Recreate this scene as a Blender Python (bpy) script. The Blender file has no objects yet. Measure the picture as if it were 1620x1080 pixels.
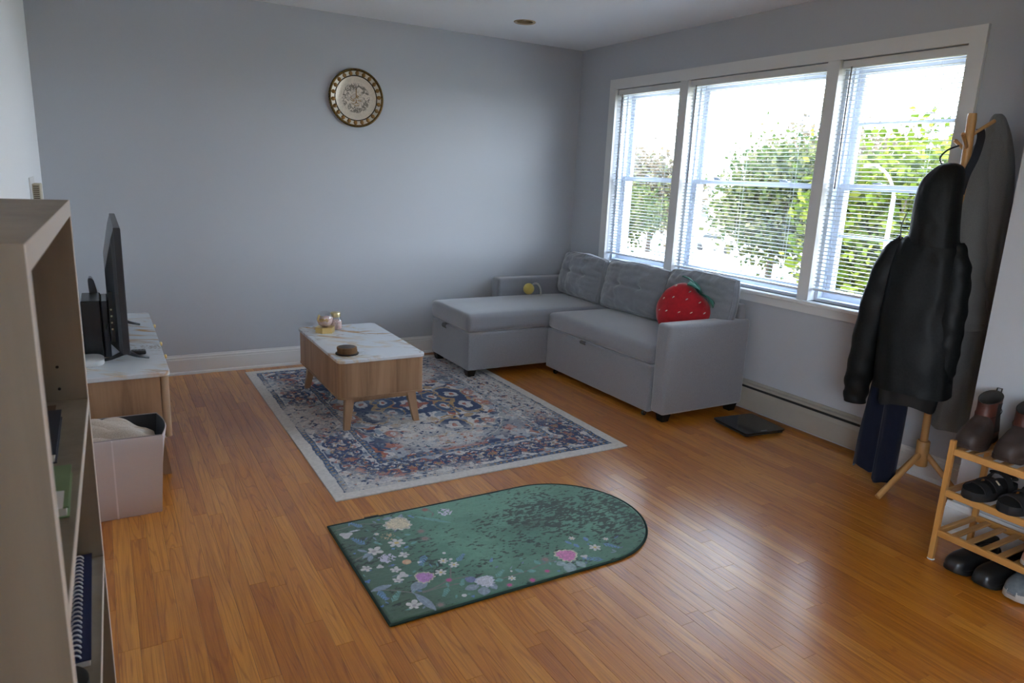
import bpy, bmesh, math, random
import numpy as np
from mathutils import Vector, Matrix

random.seed(7)
SC = bpy.context.scene
COL = SC.collection
PI = math.pi

# ------------------------------------------------------------------ camera
CAM = dict(f=1116.4744, yaw=0.5314, pitch=-0.2294, roll=0.0445, loc=(-3.5594, -5.1153, 1.4103))
def cam_basis():
    y, p, r = CAM['yaw'], CAM['pitch'], CAM['roll']
    F = Vector((math.sin(y)*math.cos(p), math.cos(y)*math.cos(p), math.sin(p)))
    r0 = Vector((math.cos(y), -math.sin(y), 0)); u0 = r0.cross(F)
    return F, r0*math.cos(r)+u0*math.sin(r), u0*math.cos(r)-r0*math.sin(r)
CF, CR, CU = cam_basis()
cd = bpy.data.cameras.new('camera'); cam = bpy.data.objects.new('camera', cd); COL.objects.link(cam)
cd.sensor_width = 36; cd.lens = CAM['f']/1620*36; cd.clip_start = .02; cd.clip_end = 600
cam.matrix_world = Matrix(((CR.x, CU.x, -CF.x, CAM['loc'][0]), (CR.y, CU.y, -CF.y, CAM['loc'][1]),
                           (CR.z, CU.z, -CF.z, CAM['loc'][2]), (0, 0, 0, 1)))
cd.dof.use_dof = True; cd.dof.focus_distance = 4.0; cd.dof.aperture_fstop = 9
SC.camera = cam

# ------------------------------------------------------------------ sky, sun, exposure
SKY = 17.5
SUN = 12.0
EXPOSURE = 0.2
W = bpy.data.worlds.new('sky'); SC.world = W; W.use_nodes = True
nt = W.node_tree; nt.nodes.clear()
o = nt.nodes.new('ShaderNodeOutputWorld'); b = nt.nodes.new('ShaderNodeBackground')
tc = nt.nodes.new('ShaderNodeTexCoord'); sx = nt.nodes.new('ShaderNodeSeparateXYZ'); rp = nt.nodes.new('ShaderNodeValToRGB')
nt.links.new(tc.outputs['Generated'], sx.inputs[0]); nt.links.new(sx.outputs['Z'], rp.inputs[0])
rp.color_ramp.elements[0].position = 0.0; rp.color_ramp.elements[0].color = (.83, .915, 1.0, 1)
rp.color_ramp.elements[1].position = .75; rp.color_ramp.elements[1].color = (.52, .72, 1.0, 1)
nt.links.new(rp.outputs[0], b.inputs[0]); nt.links.new(b.outputs[0], o.inputs[0]); b.inputs[1].default_value = SKY
sl = bpy.data.lights.new('sun', 'SUN'); so = bpy.data.objects.new('sun', sl); COL.objects.link(so)
sl.energy = SUN; sl.angle = .02; sl.color = (1, .93, .8)
so.rotation_euler = Vector((.10, -.62, -.78)).to_track_quat('-Z', 'Y').to_euler()
SC.view_settings.view_transform = 'Standard'; SC.view_settings.look = 'None'
SC.view_settings.gamma = 1; SC.view_settings.exposure = EXPOSURE; SC.view_settings.use_curve_mapping = False
SC.cycles.max_bounces = 9; SC.cycles.diffuse_bounces = 5; SC.cycles.glossy_bounces = 3; SC.cycles.transparent_max_bounces = 12
SC.cycles.caustics_reflective = False; SC.cycles.caustics_refractive = False; SC.cycles.sample_clamp_indirect = 6

# ------------------------------------------------------------------ helpers
def srgb(r, g, b):
    f = lambda c: (c/255/12.92) if c <= 10 else ((c/255+.055)/1.055)**2.4
    return (f(r), f(g), f(b))
def tag(o, label=None, cat=None, group=None, kind=None):
    if label: o['label'] = label
    if cat: o['category'] = cat
    if group: o['group'] = group
    if kind: o['kind'] = kind
    return o
BASE = {}
def empty(name, loc, label=None, cat=None, group=None, kind=None):
    e = bpy.data.objects.new(name, None); COL.objects.link(e); e.location = loc; e.empty_display_size = .05
    BASE[e] = Vector(loc); return tag(e, label, cat, group, kind)

class MB:
    """collects geometry in world coordinates"""
    def __init__(s): s.v = []; s.f = []; s.m = []; s.cur = 0
    def add(s, vs, fs):
        n = len(s.v); s.v += [tuple(p) for p in vs]; s.f += [tuple(i+n for i in f) for f in fs]; s.m += [s.cur]*len(fs); return s
    def mat(s, i): s.cur = i; return s
    def box(s, x0, x1, y0, y1, z0, z1):
        return s.add([(x0,y0,z0),(x1,y0,z0),(x1,y1,z0),(x0,y1,z0),(x0,y0,z1),(x1,y0,z1),(x1,y1,z1),(x0,y1,z1)],
                     [(3,2,1,0),(4,5,6,7),(0,1,5,4),(1,2,6,5),(2,3,7,6),(3,0,4,7)])
    def rbox(s, x0, x1, y0, y1, z0, z1, r=.01, seg=2, which=None, sub=0):
        bm = bmesh.new(); bmesh.ops.create_cube(bm, size=1)
        for v in bm.verts: v.co = ((x0+x1)/2+v.co.x*(x1-x0), (y0+y1)/2+v.co.y*(y1-y0), (z0+z1)/2+v.co.z*(z1-z0))
        es = bm.edges[:]
        if which == 'z': es = [e for e in es if abs(e.verts[0].co.z-e.verts[1].co.z) > 1e-6]
        if sub: bmesh.ops.subdivide_edges(bm, edges=bm.edges[:], cuts=sub, use_grid_fill=True); es = [e for e in bm.edges if len(e.link_faces) == 2 and e.calc_face_angle() > .5 ]
        bmesh.ops.bevel(bm, geom=es, offset=r, segments=seg, profile=.5, affect='EDGES')
        s.bm(bm); return s
    def bm(s, bm, M=None):
        bm.verts.index_update()
        s.add([(M @ v.co) if M else v.co for v in bm.verts], [[v.index for v in f.verts] for f in bm.faces]); bm.free(); return s
    def rings(s, R, cap0=True, cap1=True, closed=True):
        n = len(R[0]); vs = [p for r in R for p in r]; fs = []
        for i in range(len(R)-1):
            for j in range(n if closed else n-1):
                k = (j+1) % n; fs.append((i*n+j, i*n+k, (i+1)*n+k, (i+1)*n+j))
        if cap0: fs.append(tuple(reversed(range(n))))
        if cap1: fs.append(tuple(range((len(R)-1)*n, len(R)*n)))
        return s.add(vs, fs)
    def tube(s, pts, r, n=10, caps=True):
        pts = [Vector(p) for p in pts]; rr = r if isinstance(r, (list, tuple)) else [r]*len(pts); R = []; up = None
        for i, p in enumerate(pts):
            d = (pts[min(i+1, len(pts)-1)]-pts[max(i-1, 0)]).normalized()
            if up is None:
                up = Vector((0,0,1)) if abs(d.z) < .9 else Vector((1,0,0))
            a = d.cross(up).normalized(); up = a.cross(d).normalized()
            R.append([p+(a*math.cos(t)+up*math.sin(t))*rr[i] for t in [2*PI*k/n for k in range(n)]])
        return s.rings(R, caps, caps)
    def lathe(s, prof, c=(0,0,0), n=32, axis='z', cap0=True, cap1=True, sx=1, sy=1):
        R = []
        for (r, h) in prof:
            ring = []
            for k in range(n):
                t = 2*PI*k/n; a, b = r*math.cos(t)*sx, r*math.sin(t)*sy
                ring.append({'z': (c[0]+a, c[1]+b, c[2]+h), 'y': (c[0]+a, c[1]-h, c[2]+b), 'x': (c[0]+h, c[1]+a, c[2]+b)}[axis])
            R.append(ring)
        return s.rings(R, cap0, cap1)
    def ball(s, c, r, n=16, m=10):
        rx, ry, rz = r if isinstance(r, (tuple, list)) else (r, r, r); R = []
        for i in range(1, m):
            t = PI*i/m; R.append([(c[0]+rx*math.sin(t)*math.cos(2*PI*k/n), c[1]+ry*math.sin(t)*math.sin(2*PI*k/n), c[2]-rz*math.cos(t)) for k in range(n)])
        return s.rings(R)
    def prism(s, poly, z0, z1):
        n = len(poly)
        return s.add([(x, y, z0) for x, y in poly]+[(x, y, z1) for x, y in poly],
                     [tuple(reversed(range(n))), tuple(range(n, 2*n))]+[(i, (i+1) % n, n+(i+1) % n, n+i) for i in range(n)])
    def xform(s, M): s.v = [tuple(M @ Vector(p)) for p in s.v]; return s
    def build(s, name, mats, parent=None, smooth=False, angle=None, label=None, cat=None, group=None, kind=None):
        if parent is not None: base = BASE[parent]
        else:
            a = np.array(s.v); base = Vector(((a[:,0].min()+a[:,0].max())/2, (a[:,1].min()+a[:,1].max())/2, a[:,2].min()))
        me = bpy.data.meshes.new(name); me.from_pydata([tuple(Vector(p)-base) for p in s.v], [], s.f)
        for m in (mats if isinstance(mats, (list, tuple)) else [mats]): me.materials.append(m)
        if any(s.m): me.polygons.foreach_set('material_index', s.m)
        bm = bmesh.new(); bm.from_mesh(me); bmesh.ops.recalc_face_normals(bm, faces=bm.faces); bm.to_mesh(me); bm.free()
        if smooth:
            me.polygons.foreach_set('use_smooth', [True]*len(me.polygons))
            if angle: me.set_sharp_from_angle(angle=math.radians(angle))
        me.update(); ob = bpy.data.objects.new(name, me); COL.objects.link(ob)
        if parent is not None: ob.parent = parent
        else: ob.location = base
        BASE[ob] = base
        return tag(ob, label, cat, group, kind)

def copy_tree(o, parent=None, off=(0,0,0)):
    c = o.copy(); COL.objects.link(c); c.parent = parent
    if parent is None: c.location = Vector(o.location)+Vector(off)
    BASE[c] = BASE[o]
    for ch in list(o.children): copy_tree(ch, c)
    return c

def catmull(pts, n):
    """resample a list of tuples to n samples"""
    P = np.array(pts, float); m = len(P); out = []
    for t in np.linspace(0, m-1, n):
        i = min(int(t), m-2); u = t-i
        p0, p1, p2, p3 = P[max(i-1, 0)], P[i], P[i+1], P[min(i+2, m-1)]
        out.append(tuple(.5*((2*p1)+(-p0+p2)*u+(2*p0-5*p1+4*p2-p3)*u*u+(-p0+3*p1-3*p2+p3)*u**3)))
    return out

# value noise on arrays
def vnoise(x, y, seed=0):
    x = np.asarray(x, float); y = np.asarray(y, float)
    xi = np.floor(x).astype(np.int64); yi = np.floor(y).astype(np.int64); fx = x-xi; fy = y-yi
    def h(a, b):
        n = (a*374761393+b*668265263+seed*974634777) & 0xffffffff
        n = ((n ^ (n >> 13))*1274126177) & 0xffffffff
        return ((n ^ (n >> 16)) & 0xffff)/65535.0
    sx = fx*fx*(3-2*fx); sy = fy*fy*(3-2*fy)
    return (h(xi, yi)*(1-sx)+h(xi+1, yi)*sx)*(1-sy)+(h(xi, yi+1)*(1-sx)+h(xi+1, yi+1)*sx)*sy
def fbm(x, y, oct=4, seed=0):
    s = 0; a = .5; t = 0
    for i in range(oct):
        s = s+a*vnoise(x*2**i, y*2**i, seed+i); t += a; a *= .5
    return s/t
sstep = lambda a, b, x: np.clip((x-a)/(b-a), 0, 1)**2*(3-2*np.clip((x-a)/(b-a), 0, 1))

# ------------------------------------------------------------------ materials
def nodes(name):
    m = bpy.data.materials.new(name); m.use_nodes = True; t = m.node_tree
    return m, t, t.nodes['Principled BSDF']
def N(t, kind, **kw):
    n = t.nodes.new('ShaderNode'+kind)
    for k, v in kw.items():
        if k.startswith('i_'): n.inputs[k[2:].replace('_', ' ')].default_value = v
        else: setattr(n, k, v)
    return n
def ramp(t, stops):
    n = t.nodes.new('ShaderNodeValToRGB'); cr = n.color_ramp
    while len(cr.elements) < len(stops): cr.elements.new(.5)
    for e, (p, c) in zip(cr.elements, stops): e.position = p; e.color = (*c, 1) if len(c) == 3 else c
    return n
def coords(t, scale=(1,1,1), rot=(0,0,0), src='Object'):
    tc = t.nodes.new('ShaderNodeTexCoord'); mp = t.nodes.new('ShaderNodeMapping')
    mp.inputs['Scale'].default_value = scale; mp.inputs['Rotation'].default_value = rot
    t.links.new(tc.outputs[src], mp.inputs[0]); return mp.outputs[0]
def bump(t, P, height, strength, dist=.002):
    b = t.nodes.new('ShaderNodeBump'); b.inputs['Strength'].default_value = strength; b.inputs['Distance'].default_value = dist
    t.links.new(height, b.inputs['Height']); t.links.new(b.outputs[0], P.inputs['Normal'])
def mat(name, c, rough=.5, metal=0, var=None, bmp=None, coat=0, sheen=0, emit=None, spec=None):
    """plain colour with optional noise variation (scale, colour2) and noise bump (scale, strength)"""
    m, t, P = nodes(name)
    P.inputs['Base Color'].default_value = (*c, 1); P.inputs['Roughness'].default_value = rough; P.inputs['Metallic'].default_value = metal
    P.inputs['Coat Weight'].default_value = coat; P.inputs['Sheen Weight'].default_value = sheen
    if spec is not None: P.inputs['Specular IOR Level'].default_value = spec
    if emit: P.inputs['Emission Color'].default_value = (*emit[0], 1); P.inputs['Emission Strength'].default_value = emit[1]
    if var:
        n = N(t, 'TexNoise', i_Scale=var[0], i_Detail=5.0); t.links.new(coords(t), n.inputs['Vector'])
        r = ramp(t, [(.32, c), (.68, var[1])]); t.links.new(n.outputs[0], r.inputs[0]); t.links.new(r.outputs[0], P.inputs['Base Color'])
    if bmp:
        n = N(t, 'TexNoise', i_Scale=bmp[0], i_Detail=4.0); t.links.new(coords(t), n.inputs['Vector']); bump(t, P, n.outputs[0], bmp[1])
    return m
def wood(name, c1, c2, c3, axis='z', rough=.45, k=1.0):
    m, t, P = nodes(name)
    sc = {'z': (26*k, 26*k, 1.6*k), 'y': (26*k, 1.6*k, 26*k), 'x': (1.6*k, 26*k, 26*k)}[axis]
    n1 = N(t, 'TexNoise', i_Scale=1.0, i_Detail=6.0, i_Roughness=.6, i_Distortion=.6); t.links.new(coords(t, sc), n1.inputs['Vector'])
    n2 = N(t, 'TexNoise', i_Scale=.28, i_Detail=2.0); t.links.new(coords(t, sc), n2.inputs['Vector'])
    ad = N(t, 'Math', operation='MULTIPLY_ADD'); ad.inputs[1].default_value = .55; t.links.new(n2.outputs[0], ad.inputs[0])
    ml = N(t, 'Math', operation='MULTIPLY'); ml.inputs[1].default_value = .5; t.links.new(n1.outputs[0], ml.inputs[0]); t.links.new(ml.outputs[0], ad.inputs[2])
    r = ramp(t, [(.34, c1), (.52, c2), (.70, c3)]); t.links.new(ad.outputs[0], r.inputs[0]); t.links.new(r.outputs[0], P.inputs['Base Color'])
    P.inputs['Roughness'].default_value = rough; bump(t, P, n1.outputs[0], .12, .001); return m
def fabric(name, c1, c2, scale=900, rough=.95, strength=.35, sheen=.2):
    m, t, P = nodes(name)
    n = N(t, 'TexNoise', i_Scale=scale, i_Detail=2.0); t.links.new(coords(t), n.inputs['Vector'])
    r = ramp(t, [(.36, c1), (.64, c2)]); t.links.new(n.outputs[0], r.inputs[0]); t.links.new(r.outputs[0], P.inputs['Base Color'])
    P.inputs['Roughness'].default_value = rough; P.inputs['Sheen Weight'].default_value = sheen; P.inputs['Specular IOR Level'].default_value = .2
    bump(t, P, n.outputs[0], strength, .001); return m
def vcol(name, rough=.9, grain=(1500, .3), sheen=.1, spec=.2):
    m, t, P = nodes(name); a = N(t, 'Attribute', attribute_name='print'); t.links.new(a.outputs['Color'], P.inputs['Base Color'])
    P.inputs['Roughness'].default_value = rough; P.inputs['Sheen Weight'].default_value = sheen; P.inputs['Specular IOR Level'].default_value = spec
    n = N(t, 'TexNoise', i_Scale=grain[0], i_Detail=2.0); t.links.new(coords(t), n.inputs['Vector']); bump(t, P, n.outputs[0], grain[1], .001)
    return m
def marble(name):
    m, t, P = nodes(name); P.inputs['Roughness'].default_value = .18
    v = coords(t, (1,1,1), (0,0,.7))
    base = None
    cols = [((.60,.33,.10), 2.2, .034, 1.0), ((.76,.54,.28), 3.4, .045, .7), ((.36,.26,.18), 4.6, .016, .9)]
    prev = (.80,.83,.86)
    last = None
    for i, (c, s, w, amt) in enumerate(cols):
        n = N(t, 'TexNoise', i_Scale=s, i_Detail=5.0, i_Roughness=.55, i_Distortion=1.2)
        mp = N(t, 'Mapping'); mp.inputs['Location'].default_value = (i*3.1+1.3, i*1.7, .2); mp.inputs['Scale'].default_value = (.6, 1.5, 1)
        t.links.new(v, mp.inputs[0]); t.links.new(mp.outputs[0], n.inputs['Vector'])
        sb = N(t, 'Math', operation='SUBTRACT'); sb.inputs[1].default_value = .5; t.links.new(n.outputs[0], sb.inputs[0])
        ab = N(t, 'Math', operation='ABSOLUTE'); t.links.new(sb.outputs[0], ab.inputs[0])
        r = ramp(t, [(0, (amt,)*3), (w, (0,)*3)]); t.links.new(ab.outputs[0], r.inputs[0])
        n2 = N(t, 'TexNoise', i_Scale=3.0); mq = N(t, 'Mapping'); mq.inputs['Location'].default_value = (i*5., 2, 1); t.links.new(v, mq.inputs[0]); t.links.new(mq.outputs[0], n2.inputs['Vector'])
        r2 = ramp(t, [(.47, (0,0,0)), (.60, (1,1,1))]); t.links.new(n2.outputs[0], r2.inputs[0])
        mu = N(t, 'Math', operation='MULTIPLY'); t.links.new(r.outputs[0], mu.inputs[0]); t.links.new(r2.outputs[0], mu.inputs[1])
        mx = N(t, 'Mix', data_type='RGBA'); t.links.new(mu.outputs[0], mx.inputs[0])
        if last is None: mx.inputs[6].default_value = (*prev, 1)
        else: t.links.new(last, mx.inputs[6])
        mx.inputs[7].default_value = (*c, 1); last = mx.outputs[2]
    t.links.new(last, P.inputs['Base Color']); return m
def thin_glass(name, tint=(1,1,1), refl=.07):
    m = bpy.data.materials.new(name); m.use_nodes = True; t = m.node_tree; t.nodes.clear()
    o = N(t, 'OutputMaterial'); mx = N(t, 'MixShader'); tr = N(t, 'BsdfTransparent'); gl = N(t, 'BsdfGlossy')
    tr.inputs[0].default_value = (*tint, 1); gl.inputs['Roughness'].default_value = .02; mx.inputs[0].default_value = refl
    t.links.new(tr.outputs[0], mx.inputs[1]); t.links.new(gl.outputs[0], mx.inputs[2]); t.links.new(mx.outputs[0], o.inputs[0]); return m

WALL = mat('grey_wall_paint', (.505,.525,.56), .75, bmp=(260, .06), var=(1.2, (.52,.54,.575)))
LWALL = mat('white_wall_paint', (.92,.935,.95), .75, bmp=(260, .06))
CEIL = mat('white_ceiling_paint', (.93,.94,.96), .8, bmp=(200, .05))
WHITE = mat('white_trim_paint', (.80,.80,.79), .4)
VINYL = mat('white_vinyl', (.62,.66,.74), .35)
SLATM = mat('white_blind_slat', (.75,.77,.80), .3)
GLASS = thin_glass('window_glass')
BLACK = mat('black_plastic', (.012,.013,.016), .35)
BLACKM = mat('matt_black', (.01,.01,.01), .7)
DARK = mat('slot_shade', (.02,.02,.02), .9)
SOFA = fabric('grey_woven_upholstery', srgb(124,125,130), srgb(158,159,164), 700, sheen=.7)
SOFA2 = fabric('grey_cushion_upholstery', srgb(116,119,124), srgb(150,153,159), 700, sheen=.5)
FOOT = mat('black_plastic_foot', (.008,.008,.008), .4)
MARBLE = marble('white_marble_gold_veins')
OAK = wood('light_oak_veneer', srgb(120,88,62), srgb(165,128,96), srgb(186,150,116), 'z')
OAKX = wood('light_oak_leg', srgb(125,92,66), srgb(160,124,92), srgb(178,142,110), 'z', k=.8)
BEECH = wood('beech', srgb(170,120,68), srgb(196,146,88), srgb(208,160,102), 'z', .4, .7)
BAMBOO = wood('bamboo', srgb(176,122,62), srgb(200,146,80), srgb(210,158,92), 'z', .4, .7)
SHELFW = wood('pale_ash_laminate', srgb(120,111,96), srgb(136,126,110), srgb(146,136,120), 'z', .5)
GOLD = mat('gold_metal', (.90,.68,.28), .3, .75)
# ------------------------------------------------------------------ room shell
XL, XN, YN, YR, H = -3.837, -.47, -3.66, -7.5, 2.44
MB().box(XL-.15, .2, 0, .15, -.2, 2.6).build('wall_back', WALL, kind='structure')
LW0, LW1, LZ0, LZ1 = -7.1, -5.5, .70, 2.10   # opening for the added, unseen fill-light window
MB().box(XL-.15, XL, LW1, 0, -.2, 2.6).box(XL-.15, XL, YR-.15, LW0, -.2, 2.6).box(XL-.15, XL, LW0, LW1, -.2, LZ0).box(XL-.15, XL, LW0, LW1, LZ1, 2.6).build('wall_left', LWALL, kind='structure')
WY = [(-.51, -1.22), (-1.30, -2.385), (-2.46, -3.13)]; WZ0, WZ1 = .78, 2.10
wm = MB().box(0, .2, YN, 0, -.2, WZ0).box(0, .2, YN, 0, WZ1, 2.6).box(0, .2, WY[0][0], 0, WZ0, WZ1).box(0, .2, YN, WY[2][1], WZ0, WZ1)
wm.build('wall_right', WALL, kind='structure')
MB().box(XN, .2, YR-.15, YN, -.2, 2.6).build('wall_near', WALL, kind='structure')
MB().box(XL, XN, YR-.15, YR, -.2, 2.6).build('wall_rear', WALL, kind='structure')

# ceiling with a round hole for the recessed light
LX, LY, LR = -.94, -.64, .062
cm = MB(); n = 32; X0, X1, Y0, Y1 = XL-.15, .2, YR-.15, .15
circ = [(LX+LR*math.cos(2*PI*k/n), LY+LR*math.sin(2*PI*k/n)) for k in range(n)]
def to_rect(x, y):
    dx, dy = x-LX, y-LY; s = .25/max(abs(dx), abs(dy)); return (LX+dx*s, LY+dy*s)
sq = [to_rect(*p) for p in circ]
cm.add([(x, y, H) for x, y in circ]+[(x, y, H) for x, y in sq], [(k, (k+1) % n, n+(k+1) % n, n+k) for k in range(n)])
a = .25
for (x0, x1, y0, y1) in ((X0, LX-a, Y0, Y1), (LX+a, X1, Y0, Y1), (LX-a, LX+a, Y0, LY-a), (LX-a, LX+a, LY+a, Y1)):
    cm.add([(x0, y0, H), (x1, y0, H), (x1, y1, H), (x0, y1, H)], [(0, 1, 2, 3)])
cm.box(X0, X1, Y0, Y1, H+.13, H+.18)
cm.build('ceiling', CEIL, kind='structure')
lt = empty('recessed_light', (LX, LY, H), 'small round recessed ceiling light with brass-coloured ring', 'light')
MB().lathe([(LR-.001, .12), (LR-.001, .0), (LR-.006, -.002), (LR+.010, -.006), (LR+.014, -.003), (LR+.014, 0)], (LX, LY, H), 40, cap0=False, cap1=False).build('trim_ring', mat('brass_ring', srgb(176,150,112), .35, .6), lt, True, 40)
MB().lathe([(LR-.004, .11), (.052, .05), (.05, .02)], (LX, LY, H), 40, cap0=False, cap1=False).build('reflector', mat('satin_reflector', srgb(150,150,146), .35, .7), lt, True)
MB().lathe([(.046, .05), (.044, .03), (.03, .014), (.008, .008)], (LX, LY, H), 32).build('bulb', mat('frosted_bulb', (.6,.6,.58), .4), lt, True)

# ------------------------------------------------------------------ floor of separate oak strips
def floor_material():
    m, t, P = nodes('oak_strip_floor')
    at = N(t, 'Attribute', attribute_name='pr'); geo = N(t, 'NewGeometry')
    of = N(t, 'VectorMath', operation='MULTIPLY'); of.inputs[1].default_value = (7, 31, 3)
    cv = N(t, 'CombineXYZ'); [t.links.new(at.outputs['Fac'], cv.inputs[i]) for i in range(3)]
    t.links.new(cv.outputs[0], of.inputs[0])
    ad = N(t, 'VectorMath', operation='ADD'); t.links.new(geo.outputs['Position'], ad.inputs[0]); t.links.new(of.outputs[0], ad.inputs[1])
    def nz(scale, detail, dist):
        mp = N(t, 'Mapping'); mp.inputs['Scale'].default_value = scale; t.links.new(ad.outputs[0], mp.inputs[0])
        n = N(t, 'TexNoise', i_Scale=1.0, i_Detail=detail, i_Roughness=.6, i_Distortion=dist); t.links.new(mp.outputs[0], n.inputs['Vector']); return n
    fine = nz((230, 5, 50), 4, .2); med = nz((34, 1.6, 10), 5, .9); big = nz((12, .7, 5), 2, .4)
    # contour rings of a slow noise give the cathedral figure
    sn = N(t, 'Math', operation='MULTIPLY'); sn.inputs[1].default_value = 70; t.links.new(big.outputs[0], sn.inputs[0])
    s2 = N(t, 'Math', operation='SINE'); t.links.new(sn.outputs[0], s2.inputs[0])
    tone = ramp(t, [(0, srgb(190,114,30)), (.35, srgb(202,127,38)), (.7, srgb(209,135,44)), (1, srgb(220,149,58))]); t.links.new(at.outputs['Fac'], tone.inputs[0])
    g1 = ramp(t, [(.34, (.74,.64,.54)), (.56, (1,1,1))]); t.links.new(med.outputs[0], g1.inputs[0])
    g2 = ramp(t, [(.36, (.82,.75,.68)), (.54, (1,1,1))]); t.links.new(fine.outputs[0], g2.inputs[0])
    g3 = ramp(t, [(.0, (1,1,1)), (.75, (.97,.96,.95)), (1, (.72,.62,.54))]); t.links.new(s2.outputs[0], g3.inputs[0])
    last = tone.outputs[0]
    for g in (g1, g2, g3):
        mx = N(t, 'Mix', data_type='RGBA', blend_type='MULTIPLY'); mx.inputs[0].default_value = .8
        t.links.new(last, mx.inputs[6]); t.links.new(g.outputs[0], mx.inputs[7]); last = mx.outputs[2]
    t.links.new(last, P.inputs['Base Color'])
    P.inputs['Roughness'].default_value = .30; P.inputs['Specular IOR Level'].default_value = .5
    P.inputs['Coat Weight'].default_value = .75; P.inputs['Coat Roughness'].default_value = .22
    hs = N(t, 'Math', operation='ADD'); t.links.new(g2.outputs[0], hs.inputs[0]); t.links.new(g3.outputs[0], hs.inputs[1])
    bump(t, P, hs.outputs[0], .22, .0016)
    return m
FLOORM = floor_material()
fl = MB().box(XL, XN, YR, 0, -.12, -.008).box(XN, 0, YN, 0, -.12, -.008).build('floor', mat('subfloor', (.05,.03,.02), .9), kind='structure')
PW = .0572; rng = random.Random(11); planks = []
x = XL; row = 0
while x < -.001:
    x1 = min(x+PW, 0); yend = YR if x1 <= XN+.02 else YN
    y = -rng.uniform(.05, .9) ; ys = [0.0]
    while y > yend+.2: ys.append(y); y -= rng.choice([.38,.55,.7,.85,1.0,1.2])*rng.uniform(.85, 1.15)
    ys.append(yend)
    for i in range(len(ys)-1): planks.append((x, x1, ys[i+1], ys[i], rng.random()))
    x += PW
def pix(p):
    d = Vector(p)-Vector(CAM['loc']); z = d.dot(CF)
    return None if z < .05 else (810+CAM['f']*d.dot(CR)/z, 540-CAM['f']*d.dot(CU)/z)
def seen(pl):
    x0, x1, y0, y1, _ = pl; tot = 0; n = 12
    for k in range(n):
        ya = y0+(y1-y0)*k/n; yb = y0+(y1-y0)*(k+1)/n
        q = [pix((x0, ya, 0)), pix((x1, ya, 0)), pix((x1, yb, 0)), pix((x0, yb, 0))]
        if None in q: continue
        cx = sum(p[0] for p in q)/4; cy = sum(p[1] for p in q)/4
        if 0 < cx < 1620 and 0 < cy < 1080:
            tot += abs(sum(q[i][0]*q[(i+1) % 4][1]-q[(i+1) % 4][0]*q[i][1] for i in range(4)))/2
    xm, ym = (x0+x1)/2, (y0+y1)/2
    if -2.74 < xm < -1.18 and -2.3 < ym < -.15: tot *= .02
    if xm > -.72 and ym > -2.08: tot *= .02
    return tot
planks.sort(key=seen, reverse=True)
def plank_geo(pl):
    x0, x1, y0, y1, r = pl; g = .00025; c = .0004
    x0 += g; x1 -= g; y0 += g; y1 -= g
    vs = [(x0,y0,-.008),(x1,y0,-.008),(x1,y1,-.008),(x0,y1,-.008),(x0,y0,-c),(x1,y0,-c),(x1,y1,-c),(x0,y1,-c),
          (x0+c,y0+c,0),(x1-c,y0+c,0),(x1-c,y1-c,0),(x0+c,y1-c,0)]
    fs = [(0,1,5,4),(1,2,6,5),(2,3,7,6),(3,0,4,7),(4,5,9,8),(5,6,10,9),(6,7,11,10),(7,4,8,11),(8,9,10,11)]
    return vs, fs
def add_pr(ob, vals):
    at = ob.data.attributes.new('pr', 'FLOAT', 'POINT'); at.data.foreach_set('value', vals)
for pl in planks[:300]:
    ob = MB().add(*plank_geo(pl)).build('plank', FLOORM, fl); add_pr(ob, [pl[4]]*12)
rest = MB(); vals = []
for pl in planks[300:]: rest.add(*plank_geo(pl)); vals += [pl[4]]*12
add_pr(rest.build('plank_field', FLOORM, fl, kind='stuff'), vals)

# ------------------------------------------------------------------ baseboards
def baseboard(name, prof, p0, p1, nrm):
    """profile (out, z) swept from p0 to p1, nrm = into the room"""
    m = MB(); R = []
    for p in (p0, p1): R.append([(p[0]+nrm[0]*o, p[1]+nrm[1]*o, z) for o, z in prof])
    m.rings(R); return m.build(name, WHITE, kind='structure')
BPROF = [(0, 0), (.026, 0), (.026, .006), (.022, .016), (.016, .020), (.016, .104), (.013, .107), (.013, .119), (.008, .126), (.007, .1345), (0, .1345)]
baseboard('baseboard_back', BPROF, (XL, 0), (-.06, 0), (0, -1))
baseboard('baseboard_left', BPROF, (XL, YR), (XL, 0), (1, 0))
baseboard('baseboard_right', BPROF, (0, -3.08), (0, YN), (-1, 0))
baseboard('baseboard_near', BPROF, (XN, YN+.02), (XN, YR), (-1, 0))
baseboard('baseboard_jog', BPROF, (0, YN), (XN, YN), (0, 1))

# ------------------------------------------------------------------ baseboard heater
ht = empty('baseboard_heater', (-.03, -1.6, 0), 'long low cream metal baseboard heater under the windows', 'heater')
HM = mat('cream_enamel', srgb(176,170,158), .45, var=(3, srgb(164,158,146)))
hy0, hy1 = -3.07, -.06
def sweep(prof, mt, name):
    MB().rings([[(-o_, y, z) for o_, z in prof] for y in (hy0, hy1)]).build(name, mt, ht)
sweep([(0, .02), (.008, .02), (.008, .2), (0, .2)], HM, 'back_plate')
sweep([(.008, .186), (.036, .183), (.040, .178), (.040, .172), (.035, .176), (.008, .180)], HM, 'top_cap')
sweep([(.040, .022), (.043, .024), (.043, .132), (.039, .148), (.037, .156), (.035, .156), (.036, .148), (.040, .130)], HM, 'front_panel')
sweep([(.009, .04), (.034, .04), (.034, .15), (.028, .176), (.009, .178)], DARK, 'fin_core_slot_shade')  # near-black core reaches up behind the slot, painting in the slot's shade
MB().box(-.044, 0, hy0-.004, hy0, .02, .2).build('end_cap', HM, ht)
MB().box(-.044, 0, hy1, hy1+.004, .02, .2).build('end_cap', HM, ht)

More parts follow.
